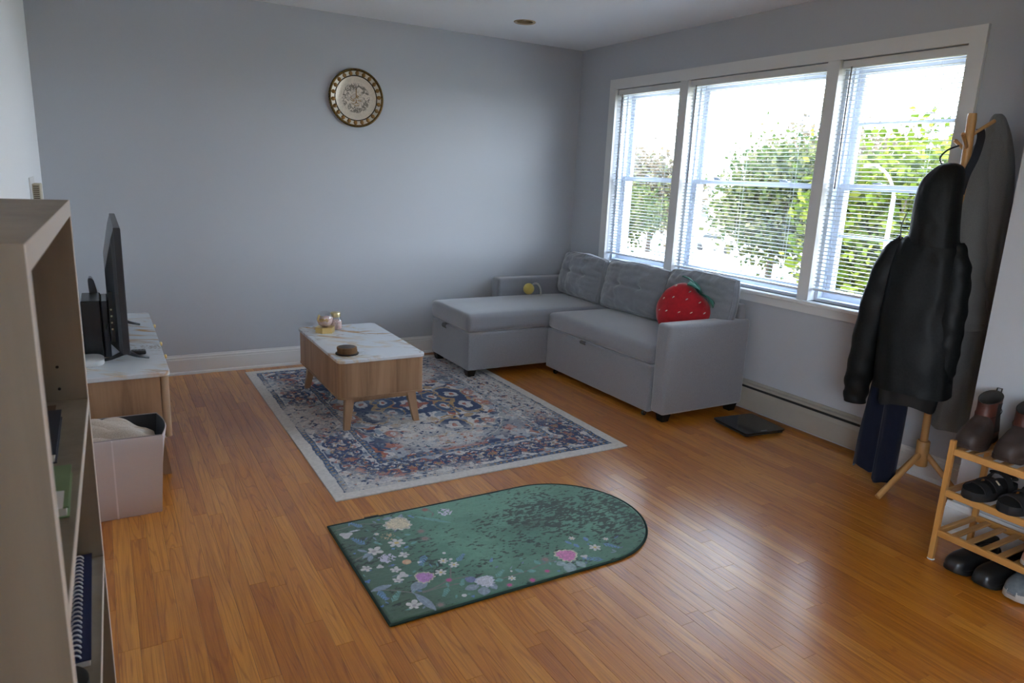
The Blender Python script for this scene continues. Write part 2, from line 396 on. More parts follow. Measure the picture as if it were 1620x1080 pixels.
# ------------------------------------------------------------------ window casing
tr = empty('trim_1', (0, -1.8, .70), kind='structure')
o0, o1, t0 = -.432, -3.205, 2.174
MB().add([(-.02,o0,t0),(-.02,o1,t0),(-.02,WY[2][1],WZ1),(-.02,WY[0][0],WZ1),(0,o0,t0),(0,o1,t0),(0,WY[2][1],WZ1),(0,WY[0][0],WZ1)],
         [(0,1,2,3),(7,6,5,4),(0,4,5,1),(1,5,6,2),(2,6,7,3),(3,7,4,0)]).build('head_casing', WHITE, tr)
for a, b in ((o0, WY[0][0]), (o1, WY[2][1])):
    MB().add([(-.02,a,.79),(-.02,a,t0),(-.02,b,WZ1),(-.02,b,.79),(0,a,.79),(0,a,t0),(0,b,WZ1),(0,b,.79)],
             [(0,1,2,3),(7,6,5,4),(0,4,5,1),(1,5,6,2),(2,6,7,3),(3,7,4,0)]).build('side_casing', WHITE, tr)
for a, b in ((WY[0][1], WY[1][0]), (WY[1][1], WY[2][0])):
    MB().box(-.016, .2, b, a, .78, WZ1).build('mullion', WHITE, tr)
MB().rbox(-.055, .2, o1-.02, o0+.02, .757, .780, .006, 2).build('stool', WHITE, tr)
MB().box(-.018, 0, o1, o0, .707, .757).build('apron', WHITE, tr)

def window(n, ya, yb, muntin, locks):
    w = empty('window_%d' % n, (.1, (ya+yb)/2, WZ0), kind='structure'); e = .004
    # vinyl jamb liner with tracks
    for (y, s) in ((ya, -1), (yb, 1)):
        j = MB().box(.045, .195, *sorted((y-.0*s, y+.022*s)), WZ0, WZ1)
        for xx in (.083, .128): j.box(xx, xx+.006, *sorted((y+.022*s, y+.034*s)), WZ0, WZ1)
        j.build('jamb_liner', VINYL, w)
    MB().box(.045, .195, yb+.022, ya-.022, WZ1-.02, WZ1-e).build('head_liner', VINYL, w)
    MB().box(.03, .195, yb+.022, ya-.022, WZ0, WZ0+.018).build('sill_liner', VINYL, w)
    def sash(name, x0, x1, z0, z1, stile, top, bot, bar):
        a, c = ya-.025, yb+.025
        s = MB().box(x0, x1, a-stile, a, z0, z1).box(x0, x1, c, c+stile, z0, z1).box(x0, x1, c+stile, a-stile, z1-top, z1).box(x0, x1, c+stile, a-stile, z0, z0+bot)
        so_ = s.build(name, VINYL, w); xm = (x0+x1)/2
        MB().box(xm-.002, xm+.002, c+stile-.003, a-stile+.003, z0+bot-.003, z1-top+.003).build('pane', GLASS, so_)
        if bar: MB().box(xm-.008, xm+.008, c+stile, a-stile, bar-.009, bar+.009).build('muntin_bar', VINYL, so_)
        return so_
    sash('upper_sash', .135, .165, 1.415, WZ1-.02, .036, .045, .03, muntin and 1.775)
    lo = sash('lower_sash', .090, .122, WZ0+.018, 1.447, .038, .032, .05, muntin and 1.16)
    for ly in locks:
        MB().rbox(.088, .118, ly-.03, ly+.03, 1.447, 1.456, .003).ball((.1, ly, 1.458), (.012, .016, .006)).box(.095, .104, ly, ly+.04, 1.456, 1.463).build('sash_lock', mat('lock_grey', (.25,.27,.3), .4), lo)
    return w
window(1, *WY[0], False, [-.83])
window(2, *WY[1], False, [-1.55, -2.1])
window(3, *WY[2], True, [-2.72])
# unseen window behind the camera, added to give the room fill light
w4 = empty('window_4', (XL-.08, (LW0+LW1)/2, LZ0), kind='structure')
f4 = MB()
for a, b in ((LW0, LW0+.06), (LW1-.06, LW1), ((LW0+LW1)/2-.03, (LW0+LW1)/2+.03)): f4.box(XL-.11, XL-.06, a, b, LZ0, LZ1)
f4.box(XL-.11, XL-.06, LW0, LW1, LZ0, LZ0+.05).box(XL-.11, XL-.06, LW0, LW1, LZ1-.05, LZ1).build('sash_frame', VINYL, w4)
MB().box(XL-.088, XL-.084, LW0, LW1, LZ0, LZ1).build('pane', GLASS, w4)

# ------------------------------------------------------------------ mini blinds
def blind(ya, yb, label, wand, bottom):
    bl = empty('window_blind', (.02, (ya+yb)/2, WZ1), label, 'blind', 'white mini blinds in the three windows')
    a, c = ya-.008, yb+.008
    MB().rbox(.000, .040, c, a, 2.056, 2.096, .003).build('headrail', WHITE, bl)
    MB().rbox(.008, .032, c, a, bottom, bottom+.014, .003).build('bottom_rail', SLATM, bl)
    R = []; w = .0125; tl = math.radians(1)
    for y in (c+.002, a-.002):
        ring = []
        for u, dz in ((-1, 0), (0, .0028), (1, 0)): ring.append((u*w, dz))
        ring += [(u, z-.0009) for u, z in reversed(ring)]
        R.append([(u*math.cos(tl)-z*math.sin(tl), y, z*math.cos(tl)+u*math.sin(tl)) for u, z in ring])
    me = MB().rings(R); me.v = [(.02+v[0], v[1], 0+v[2]) for v in me.v]
    top, cnt = 2.045, 54; pitch = (top-bottom-.030)/(cnt-1); first = None
    for k in range(cnt):
        z = top-k*pitch
        if first is None:
            mb = MB(); mb.v = [(v[0], v[1], v[2]+z) for v in me.v]; mb.f = me.f; mb.m = me.m
            first = mb.build('slat', SLATM, bl, True); z0 = z
        else:
            s = first.copy(); COL.objects.link(s); s.parent = bl; s.location = (0, 0, z-z0)
    span = a-c; cm_ = MB()
    for fr in ((.18, .82) if span < .9 else (.14, .5, .86)):
        y = c+span*fr
        for xx in (.006, .034): cm_.box(xx-.0006, xx+.0006, y-.0006, y+.0006, bottom+.01, 2.06)
    cm_.build('ladder_cord', SLATM, bl)
    if wand: MB().tube([(-.006, a-.06, 2.06), (-.008, a-.062, 1.42)], .004, 8).build('tilt_wand', mat('clear_grey_wand', (.22,.2,.19), .3), bl, True)
blind(*WY[0], 'white mini blind on the narrow left window by the room corner', True, .838)
blind(*WY[1], 'white mini blind on the wide middle window', True, .828)
blind(*WY[2], 'white mini blind on the right window behind the coats', True, .842)

# ------------------------------------------------------------------ wall thermostat
th = empty('wall_thermostat', (XL, -.84, 1.15), 'cream thermostat with a vent grille on the left wall', 'thermostat')
CRM = mat('cream_plastic', srgb(200,192,170), .5)
MB().rbox(XL, XL+.006, -.98, -.70, 1.13, 1.305, .002).build('wall_plate', WHITE, th)
MB().rbox(XL+.006, XL+.040, -.90, -.76, 1.15, 1.275, .004).build('case', CRM, th)
g = MB()
for k in range(12): g.box(XL+.010, XL+.034, -.9015, -.8995, 1.156+k*.0095, 1.161+k*.0095)
g.build('grille', mat('grille_dark', srgb(96,84,66), .7), th)
# ------------------------------------------------------------------ shared shape builders
def rr_poly(x0, x1, y0, y1, r, n=6):
    out = []
    for cx, cy, a0 in ((x1-r, y1-r, 0), (x0+r, y1-r, 90), (x0+r, y0+r, 180), (x1-r, y0+r, 270)):
        for k in range(n+1):
            a = math.radians(a0+90*k/n); out.append((cx+r*math.cos(a), cy+r*math.sin(a)))
    return out
def inset(poly, d):
    cx = sum(p[0] for p in poly)/len(poly); cy = sum(p[1] for p in poly)/len(poly)
    hx = max(abs(p[0]-cx) for p in poly); hy = max(abs(p[1]-cy) for p in poly)
    return [(cx+(p[0]-cx)*(1-d/hx), cy+(p[1]-cy)*(1-d/hy)) for p in poly]
def slab(m, poly, z0, z1, ch=.003):
    a = inset(poly, ch)
    return m.rings([[(x, y, z0) for x, y in a], [(x, y, z0+ch) for x, y in poly], [(x, y, z1-ch) for x, y in poly], [(x, y, z1) for x, y in a]])
def soft_box(x0, x1, y0, y1, z0, z1, r=.03, crown=0, puff=0, seg=4, cuts=10, seed=0):
    bm = bmesh.new(); bmesh.ops.create_cube(bm, size=1)
    for v in bm.verts: v.co = ((x0+x1)/2+v.co.x*(x1-x0), (y0+y1)/2+v.co.y*(y1-y0), (z0+z1)/2+v.co.z*(z1-z0))
    bmesh.ops.bevel(bm, geom=bm.edges[:], offset=r, segments=seg, profile=.5, affect='EDGES')
    bmesh.ops.subdivide_edges(bm, edges=[e for e in bm.edges if e.calc_length() > .05], cuts=cuts, use_grid_fill=True)
    cx, cy, cz = (x0+x1)/2, (y0+y1)/2, (z0+z1)/2
    for v in bm.verts:
        u, w, q = (v.co.x-cx)/(x1-x0)*2, (v.co.y-cy)/(y1-y0)*2, (v.co.z-cz)/(z1-z0)*2
        n_ = float(fbm(v.co.x*6+seed, v.co.y*6+v.co.z*4, 3, seed))-.5
        if q > .2: v.co.z += (crown*(1-u**4)*(1-w**4)+n_*.006*(crown > 0))*min(1, (q-.2)/.6)
        if puff:
            if abs(u) > .9: v.co.x += math.copysign(puff*(1-w**4)*(1-q**2), u)
            if abs(w) > .9: v.co.y += math.copysign(puff*(1-u**4)*(1-q**2), w)
    return MB().bm(bm)

# ------------------------------------------------------------------ sectional sofa
sf = empty('sectional_sofa', (-.72, -1.08, 0), 'grey fabric sectional sofa with chaise in the corner below the windows', 'sofa')
soft_box(-1.385, -.135, -.812, -.185, .055, .327, .012, puff=.002, cuts=6).build('chaise_base', SOFA, sf, True, 40)
soft_box(-1.397, -.135, -.818, -.178, .331, .462, .034, crown=.014, puff=.004, seed=3).build('chaise_seat', SOFA, sf, True)
soft_box(-.742, -.135, -1.982, -.822, .333, .448, .036, crown=.024, puff=.004, seed=5).build('main_seat', SOFA, sf, True)
soft_box(-.735, -.16, -1.980, -.822, .036, .328, .010, puff=.003, cuts=6).build('pull_out_front', SOFA, sf, True, 40)
soft_box(-.722, -.048, -2.104, -1.987, .046, .602, .022, puff=.004, cuts=6).build('armrest', SOFA, sf, True, 50)
soft_box(-.800, -.048, -.172, -.048, .046, .604, .022, puff=.004, cuts=6).build('armrest', SOFA, sf, True, 50)
soft_box(-.132, -.062, -2.075, -.176, .21, .692, .022, puff=.003, cuts=6).build('backrest', SOFA, sf, True, 50)
for (x, y, z) in ((-1.345, -.77, .008), (-1.345, -.235, .008), (-.675, -2.06, 0), (-.11, -2.06, 0), (-.70, -.11, 0)):
    MB().rings([[(x-.024, y-.024, z), (x+.024, y-.024, z), (x+.024, y+.024, z), (x-.024, y+.024, z)],
                [(x-.034, y-.034, .058), (x+.034, y-.034, .058), (x+.034, y+.034, .058), (x-.034, y+.034, .058)]]).build('foot', FOOT, sf)
for y in (-.93, -1.93):
    c_ = MB().lathe([(.016, -.008), (.018, 0), (.016, .008)], (-.715, y, .018), 20, 'y').build('caster', BLACK, sf, True, 40)
    MB().lathe([(.007, -.0095), (.007, .0095)], (-.715, y, .018), 12, 'y').build('wheel_hub', mat('chrome_hub', (.7,.7,.7), .2, 1), c_)
STRAP = mat('grey_webbing', srgb(98,96,94), .8)
def pull_tab(pts, w, ax):
    m = MB(); t = .002
    R = []
    for (x, y, z) in pts:
        if ax == 'y': R.append([(x-t, y-w, z), (x+t, y-w, z), (x+t, y+w, z), (x-t, y+w, z)])
    m.rings(R); m.build('pull_tab', STRAP, sf)
pull_tab([(-1.380, -.45, .330), (-1.402, -.45, .333), (-1.412, -.45, .318), (-1.404, -.45, .300)], .03, 'y')
pull_tab([(-.735, -1.31, .331), (-.755, -1.31, .338), (-.768, -1.31, .330), (-.762, -1.31, .316)], .03, 'y')

def cushion(name, c, w, h, t, lean, rz, label, seed, crease=.0, tuft=(-.34, .34), sag=0):
    nu, nv = 56, 44; us = np.linspace(-1, 1, nu+1); vs = np.linspace(-1, 1, nv+1)
    us = np.sign(us)*(1-(1-np.abs(us))**1.35); vs = np.sign(vs)*(1-(1-np.abs(vs))**1.35)
    U, V = np.meshgrid(us, vs, indexing='ij')
    edge = np.sqrt(np.clip(1-np.abs(U)**7, 0, 1)*np.clip(1-np.abs(V)**7, 0, 1))
    body = .66+.44*(1-U**2)*(1-V**2)*1.15
    wr = (fbm(U*5+seed, V*5, 4, seed)-.5)
    gather = (vnoise(U*18+seed, V*1.2, seed+9)-.5)*np.clip((V-.5)/.45, 0, 1)+.8*(vnoise(U*3+V*4+seed, V*7-U*3, seed+3)-.5)
    out = edge*(t/2)*body
    d = 0*U
    for tu in tuft: d = d+.032*np.exp(-((U-tu)**2/.010+(V-crease)**2/.014))
    d = d+.015*np.exp(-(V-crease)**2/.003)*np.clip(1.2-np.abs(U), 0, 1)
    for tu in tuft: d = d+.0060*np.exp(-(U-tu)**2/.0006)
    front = out-d*edge+wr*.022*edge+gather*.020*edge
    back = -out*.8+wr*.006*edge
    yy = U*w/2*(1-.05*V**2)*(1+.02*np.sin(V*3+seed)); zz = V*h/2*(1-.07*U**2*(V > 0)-.03*U**2)+sag*(1-U**2)*(V > 0)*V*-1+wr*.012*(np.abs(V) > .5)
    m = MB(); n1 = (nu+1)*(nv+1); idx = lambda i, j: i*(nv+1)+j
    P = [(-front[i, j], yy[i, j], zz[i, j]) for i in range(nu+1) for j in range(nv+1)]+[(-back[i, j], yy[i, j], zz[i, j]) for i in range(nu+1) for j in range(nv+1)]
    F = []
    for i in range(nu):
        for j in range(nv):
            F.append((idx(i, j), idx(i, j+1), idx(i+1, j+1), idx(i+1, j)))
            F.append((n1+idx(i, j), n1+idx(i+1, j), n1+idx(i+1, j+1), n1+idx(i, j+1)))
    loop = [idx(i, 0) for i in range(nu)]+[idx(nu, j) for j in range(nv)]+[idx(i, nv) for i in range(nu, 0, -1)]+[idx(0, j) for j in range(nv, 0, -1)]
    for a, b in zip(loop, loop[1:]+loop[:1]): F.append((a, b, n1+b, n1+a))
    M = Matrix.Translation(c) @ Matrix.Rotation(rz, 4, 'Z') @ Matrix.Rotation(lean, 4, 'Y')
    e = empty(name, (c[0], c[1], c[2]-h/2), label, 'cushion', 'loose back cushions of the sofa')
    m.add(P, F).xform(M).build('cover', SOFA2, e, True)
    for sheet, k0 in ((front, 3), (-back, 4)):
        lo_ = [(i, k0) for i in range(k0, nu-k0)]+[(nu-k0, j) for j in range(k0, nv-k0)]+[(i, nv-k0) for i in range(nu-k0, k0, -1)]+[(k0, j) for j in range(nv-k0, k0, -1)]
        sg = 1 if sheet is front else -1
        pts = [M @ Vector((-sg*(sheet[i, j] if sg > 0 else -back[i, j]), yy[i, j], zz[i, j])) for i, j in lo_]
        MB().tube(pts+pts[:1], .0036, 6, False).build('piping', SOFA2, e, True)
    for tu in tuft:
        k = int(np.argmin(np.abs(us-tu))); j = int(np.argmin(np.abs(vs-crease)))
        MB().ball(M @ Vector((-front[k, j]-.001, yy[k, j], zz[k, j])), (.005, .009, .009), 10, 6).build('button', SOFA2, e, True)
    return e
cushion('sofa_cushion', (-.215, -.515, .655), .64, .365, .19, math.radians(13), math.radians(-4), 'grey tufted back cushion at the chaise end of the sofa', 2, .06)
cushion('sofa_cushion', (-.225, -1.180, .660), .67, .375, .20, math.radians(14), math.radians(2), 'middle grey tufted back cushion of the sofa', 5, .02)
cushion('sofa_cushion', (-.195, -1.785, .668), .60, .395, .18, math.radians(12), math.radians(3), 'grey tufted back cushion behind the red strawberry pillow', 8, .10)

# ------------------------------------------------------------------ strawberry pillow
RED = mat('red_plush', srgb(190,14,32), .85, var=(40, srgb(170,8,24)), bmp=(500, .2), sheen=.3)
def strawberry():
    c = Vector((-.385, -1.835, .632)); e3 = Vector((-.80, -.60, .12)).normalized(); e1 = Vector((0,0,1)).cross(e3).normalized(); e1 = -e1 if e1.dot(Vector((.7,-.7,0))) < 0 else e1
    e2 = e3.cross(e1); e2 = -e2 if e2.z < 0 else e2
    ax = (e1*.62+e2*.78).normalized(); sd = (e1*.78-e2*.62).normalized()
    prof = [(.0, -.175), (.05, -.168), (.095, -.14), (.132, -.09), (.152, -.03), (.158, .03), (.148, .085), (.118, .125), (.07, .145), (.0, .148)]
    prof = catmull(prof, 26); n = 40
    base = c-Vector((0,0,.17)); e = empty('strawberry_pillow', base, 'red strawberry-shaped plush pillow with green leaves beside the armrest', 'pillow')
    def P(r, h, t):
        w_ = 1+.025*math.sin(5*t+h*20)+.02*float(vnoise(h*30, t*3, 4)-.5)
        return c+ax*h+(sd*math.cos(t)*w_+e3*math.sin(t)*.60)*r*w_
    m = MB().rings([[P(max(r, .002), h, 2*PI*k/n) for k in range(n)] for r, h in prof]); m.build('body', RED, e, True)
    SEED = mat('cream_seed', (.85,.80,.72), .8)
    for (t, h) in ((1.2,.03),(1.7,.07),(2.2,.02),(1.55,-.02),(1.0,-.06),(2.0,-.07),(1.5,-.11),(2.6,-.03),(.55,.02),(.6,.08),(2.55,.08),(1.2,.11),(1.9,.115),(2.5,-.10),(.7,-.11)):
        r = float(np.interp(h, [p[1] for p in prof], [p[0] for p in prof])); p = P(r*1.006, h, t); q = P(r*1.006, h+.016, t-.03)
        MB().tube([p, p.lerp(q, .5)+e3*.002, q], [.0022, .004, .0018], 6).build('seed', SEED, e, True)
    GR = mat('green_felt', srgb(58,112,96), .9, var=(60, srgb(46,98,84)))
    for k, t in enumerate((-.35, .75, 1.9, 3.1, 4.3)):
        rdir = (sd*math.cos(t)+e3*math.sin(t)*.6).normalized(); tng = ax.cross(rdir).normalized()
        pts = [c+ax*.146+rdir*.012, c+ax*.166+rdir*.055, c+ax*.170+rdir*.105, c+ax*.150+rdir*.150]
        R = []
        for p, w_ in zip(catmull([tuple(p) for p in pts], 9), (.012, .030, .044, .050, .050, .044, .032, .018, .004)):
            p = Vector(p); R.append([p-tng*w_, p+ax*.006, p+tng*w_, p-ax*.004])
        MB().rings(R).build('leaf', GR, e, True)
strawberry()

# small crocheted ball with a strap on the chaise
yb = empty('crochet_ball', (-.56, -.245, .478), 'small yellow crocheted ball with a grey strap on the chaise', 'toy')
m = MB(); cb = Vector((-.56, -.245, .523)); R = []
for i in range(1, 22):
    t = PI*i/22; rr = .044*math.sin(t); R.append([(cb.x+rr*math.cos(2*PI*k/36)*(1+.05*math.sin(9*2*PI*k/36+i*2.2)), cb.y+rr*math.sin(2*PI*k/36)*(1+.05*math.sin(9*2*PI*k/36+i*2.2)), cb.z-.045*math.cos(t)+.0015*math.sin(k*2)) for k in range(36)])
m.rings(R).build('yarn_ball', fabric('yellow_yarn', srgb(196,170,84), srgb(226,204,120), 260, strength=.8), yb, True)
MB().tube(catmull([(-.535, -.262, .56), (-.515, -.285, .572), (-.500, -.312, .552), (-.498, -.330, .515), (-.505, -.345, .488)], 16), .008, 8).build('strap', fabric('grey_crochet', srgb(168,166,160), srgb(196,194,188), 400), yb, True)

# ------------------------------------------------------------------ coffee table
def legged(e, x0, x1, y0, y1, zb, z0, sx, sy, w, mt):
    """four splayed tapering legs"""
    for fx in (0, 1):
        for fy in (0, 1):
            tx = (x0+sx[0]) if fx == 0 else (x1-sx[0]); bx = (x0+sx[1]) if fx == 0 else (x1-sx[1])
            ty = (y0+sy[0]) if fy == 0 else (y1-sy[0]); by = (y0+sy[1]) if fy == 0 else (y1-sy[1])
            R = []
            for (cx, cy, z, s) in ((bx, by, zb, w*.62), (tx, ty, z0, w)): R.append([(cx-s, cy-s*.8, z), (cx+s, cy-s*.8, z), (cx+s, cy+s*.8, z), (cx-s, cy+s*.8, z)])
            MB().rings(R).build('leg', mt, e)
ct = empty('coffee_table', (-2.26, -1.06, .008), 'low oak coffee table with white marble top standing on the patterned rug', 'table')
cx0, cx1, cy0, cy1 = -2.512, -2.005, -1.512, -.615
slab(MB(), rr_poly(cx0, cx1, cy0, cy1, .035), .390, .410, .003).build('table_top', MARBLE, ct, True, 30)
MB().rings([[(x, y, z) for x, y in rr_poly(cx0+.006, cx1-.006, cy0+.006, cy1-.006, .035)] for z in (.192, .390)]).build('body', OAK, ct, True, 30)
MB().rings([[(x, y, z) for x, y in rr_poly(cx0+.004, cx1-.004, cy0+.004, cy1-.004, .035)] for z in (.186, .196)]).build('bottom_edge', OAKX, ct, True, 30)
legged(ct, cx0, cx1, cy0, cy1, .0085, .19, (.075, .048), (.055, .022), .026, OAKX)
for y in (cy0+.05, cy1-.05): MB().box(cx0+.075, cx1-.075, y-.012, y+.012, .158, .188).build('rail', OAKX, ct)
for x in (cx0+.07, cx1-.07): MB().box(x-.012, x+.012, cy0+.06, cy1-.06, .158, .188).build('rail', OAKX, ct)

# coasters
COASTW = mat('coaster_wood_edge', srgb(150,112,72), .6, var=(80, srgb(120,84,50))); SLATE = mat('coaster_top', srgb(70,62,58), .6, var=(70, srgb(86,76,70)))
ccx, ccy = -2.420, -1.372
MB().lathe([(.062, 0), (.064, .003), (.064, .006), (.058, .007)], (ccx, ccy, .4102), 40).build('coaster_tray', mat('coaster_tray_dark', srgb(52,46,44), .5), None, True, 40, 'thin dark round tray under the stack of coasters', 'tray')
for k in range(5):
    z = .4175+k*.0068; e = empty('coaster', (ccx, ccy, z), ('lowest round wooden coaster of the stack, right above the dark tray', 'second round wooden coaster from the bottom of the stack', 'round wooden coaster in the middle of the stack of five', 'round wooden coaster just below the topmost one', 'topmost round coaster of the stack with its dark top showing')[k], 'coaster', 'stack of round coasters')
    dx, dy = random.uniform(-.002, .002), random.uniform(-.002, .002)
    MB().lathe([(.047, 0), (.055, .0021), (.055, .0043), (.0475, .0064)], (ccx+dx, ccy+dy, z), 40).build('disc', COASTW, e, True, 40)
    MB().lathe([(.0470, .0062), (.0466, .0067)], (ccx+dx, ccy+dy, z), 40).build('top_face', SLATE, e)

# glass globe on gold base and jar
PINK = mat('pink_crystals', srgb(226,182,172), .6, var=(90, srgb(244,220,210)), bmp=(160, .5))
CLEAR = thin_glass('clear_glass', (.97,.97,.98), .10)
ge = empty('glass_globe', (-2.385, -.80, .4102), 'small glass globe with gold script lettering on a gold base', 'ornament')
gx, gy = -2.385, -.800
MB().prism([(gx+.060*math.cos(a), gy+.060*math.sin(a)) for a in [PI/6+.5+k*PI/3 for k in range(6)]], .4102, .445).build('base', GOLD, ge)
gc = Vector((gx, gy, .494))
MB().ball(gc, .052, 32, 20).build('globe', CLEAR, ge, True)
m = MB(); R = []
for i in range(1, 9):
    t = PI*i/8*.55; R.append([(gc.x+.049*math.sin(t)*math.cos(2*PI*k/28), gc.y+.049*math.sin(t)*math.sin(2*PI*k/28), gc.z-.049*math.cos(t)+.003*math.sin(k*2.3+i)) for k in range(28)])
m.rings(R).build('filling', PINK, ge, True)
# the word "love" in script
er = Vector((CR.x, CR.y, 0)).normalized(); eu = Vector((0, 0, 1))
strokes = catmull([(-.030,-.004), (-.020,.010), (-.016,.022), (-.021,.024), (-.024,.010), (-.021,-.010), (-.014,-.008), (-.008,.002), (-.004,.004), (-.008,-.003), (-.006,-.010), (.001,-.008), (.001,.001), (-.003,.003), (.006,.002), (.009,-.009), (.014,.003), (.018,.002), (.019,-.003), (.024,.001), (.022,.006), (.018,.000), (.020,-.009), (.026,-.008), (.032,-.001)], 90)
MB().tube([gc+er*a*1.15+eu*(b_*1.15+.004)-Vector((CF.x, CF.y, 0)).normalized()*.050 for a, b_ in strokes], .0024, 6).build('script_word', GOLD, ge, True)
je = empty('glass_jar', (-2.30, -.735, .4102), 'small glass jar of pink crystals with a gold lid behind the globe', 'jar')
jx, jy = -2.300, -.735
MB().lathe([(.036, 0), (.041, .004), (.042, .05), (.038, .066), (.028, .076), (.027, .084)], (jx, jy, .4102), 32, cap1=False).build('glass', CLEAR, je, True, 50)
MB().lathe([(.034, .003), (.0385, .006), (.0395, .048), (.036, .056), (.02, .060)], (jx, jy, .4102), 32).build('crystals', PINK, je, True)
MB().lathe([(.030, .080), (.0315, .082), (.0315, .106), (.029, .109)], (jx, jy, .4102), 40).build('lid', mat('gold_lid', (.70,.58,.32), .35, .9), je, True, 40)

# ------------------------------------------------------------------ television stand
ts = empty('tv_stand', (-3.57, -1.03, 0), 'oak television stand with white marble top along the left wall', 'tv stand')
sx0, sx1, sy0, sy1 = -3.795, -3.338, -1.748, -.315
slab(MB(), rr_poly(sx0, sx1, sy0, sy1, .03), .478, .500, .003).build('top', MARBLE, ts, True, 30)
MB().box(sx0+.01, sx1-.042, sy0+.012, sy1-.012, .195, .478).build('carcass', OAK, ts)
STRIPW = wood('tan_front_veneer', srgb(150,118,88), srgb(176,146,116), srgb(190,160,130), 'z')
nd = 3; dl = (sy1-sy0-.024)/nd
for k in range(nd):
    a = sy0+.012+dl*k+.0015; b_ = a+dl-.003
    d = MB().rings([[(x, y, z) for x, y in rr_poly(sx1-.041, sx1-.006, a, b_, .016 )] for z in (.190, .476)]).build('drawer', STRIPW, ts, True, 40)
    ky = a+dl/2 if k else a+.42
    MB().lathe([(.006, 0), (.006, .012), (.011, .016), (.011, .022), (.006, .025)], (sx1-.006, ky, .462), 16, 'x').build('knob', GOLD, d, True)
MB().box(sx0+.012, sx1-.03, sy0+.016, sy1-.016, .187, .197).build('bottom_board', WHITE, ts)
legged(ts, sx0, sx1, sy0, sy1, 0, .19, (.07, .036), (.09, .052), .028, OAKX)

# television
tv = empty('television', (-3.50, -1.09, .5005), 'flat black television seen from its edge on the marble stand', 'television')
TVB = mat('tv_black_shell', (.016,.018,.022), .3); TVG = mat('tv_screen', (.006,.007,.009), .08)
ty0, ty1, tz0, tz1 = -1.572, -.612, .548, 1.118
MB().rbox(-3.512, -3.484, ty0, ty1, tz0, tz1, .003).build('bezel', TVB, tv)
MB().box(-3.4842, -3.4832, ty0+.008, ty1-.008, tz0+.014, tz1-.008).build('screen', TVG, tv)
MB().rings([[(-3.511, ty0+.004, tz0+.004), (-3.511, ty1-.004, tz0+.004), (-3.511, ty1-.004, tz1-.006), (-3.511, ty0+.004, tz1-.006)],
            [(-3.524, ty0+.012, tz0+.012), (-3.524, ty1-.012, tz0+.012), (-3.524, ty1-.012, tz1-.05), (-3.524, ty0+.012, tz1-.05)],
            [(-3.556, ty0+.11, tz0+.03), (-3.556, ty1-.11, tz0+.03), (-3.556, ty1-.11, tz1-.20), (-3.556, ty0+.11, tz1-.20)]]).build('back_shell', TVB, tv)
pp = MB().box(-3.551, -3.532, ty0+.05, ty0+.12, .60, .83).build('port_panel', BLACKM, tv)
for z in (.66, .69, .72, .75): MB().lathe([(.004, -.002), (.004, .004)], (-3.545, ty0+.049, z), 10, 'y').build('socket', mat('socket_metal', (.5,.45,.3), .4, .8), pp)
for y in (-1.49, -.70):
    MB().tube([(-3.500, y, .556), (-3.505, y, .540), (-3.56, y-.004, .518), (-3.625, y-.006, .5055)], [.012, .012, .008, .005], 8).tube([(-3.500, y, .556), (-3.495, y, .540), (-3.455, y+.002, .520), (-3.405, y+.004, .5055)], [.012, .012, .008, .005], 8).build('stand_foot', TVB, tv, True)
MB().tube(catmull([(-3.545, -1.49, .68), (-3.565, -1.42, .66), (-3.57, -1.36, .60), (-3.575, -1.30, .53), (-3.62, -1.2, .506)], 24), .0025, 6).build('power_cable', BLACK, tv, True)
# black console, its antenna, white puck, remote
cs = empty('game_console', (-3.61, -1.34, .5002), 'black upright console box behind the television', 'console')
MB().rbox(-3.664, -3.586, -1.405, -1.16, .5002, .772, .004).build('case', mat('console_black', (.008,.009,.011), .25), cs)
MB().rbox(-3.584, -3.556, -1.395, -1.18, .5002, .768, .004).build('side_plate', mat('console_plate', (.02,.024,.035), .2), cs)
MB().box(-3.5862, -3.5838, -1.39, -1.17, .5012, .77).build('seam', BLACKM, cs)
rt = MB().rings([[(-3.675+.018*u, -1.14+.0*u, z) for u in (0, 1)]+[(-3.675+.018*u, -1.105, z) for u in (1, 0)] for z in (.5002, .80)])
rt = MB(); R = []
for (z, x, w_) in catmull([(.5002, -3.602, .017), (.62, -3.604, .018), (.74, -3.610, .018), (.82, -3.618, .014), (.838, -3.622, .006)], 14):
    R.append([(x-w_, -1.13, z), (x+w_, -1.13, z), (x+w_*.7, -1.06, z), (x-w_*.7, -1.06, z)])
rt.rings(R).build('upright_router', mat('router_grey', srgb(92,94,100), .4), None, True, 40, 'thin grey upright router with rounded top behind the console', 'router')
MB().rings([[(x, y, z) for x, y in inset(rr_poly(-3.73, -3.588, -1.565, -1.425, .05, 8), d)] for z, d in ((.5002, .004), (.505, 0), (.524, 0), (.531, .008))]).build('white_puck', mat('white_plastic', (.75,.76,.76), .35), None, True, 50, 'flat white rounded router puck at the near end of the stand', 'router')
rm = empty('remote_control', (-3.43, -1.38, .5002), 'black remote control lying by the television foot', 'remote')
MB().rbox(-3.478, -3.412, -1.400, -1.352, .5002, .520, .007, 3).build('body', BLACK, rm, True, 40)
for k in range(4): MB().lathe([(.004, 0), (.0035, .002)], (-3.468+k*.014, -1.376, .5198), 10).build('key', mat('key_grey', (.08,.08,.09), .5), rm)

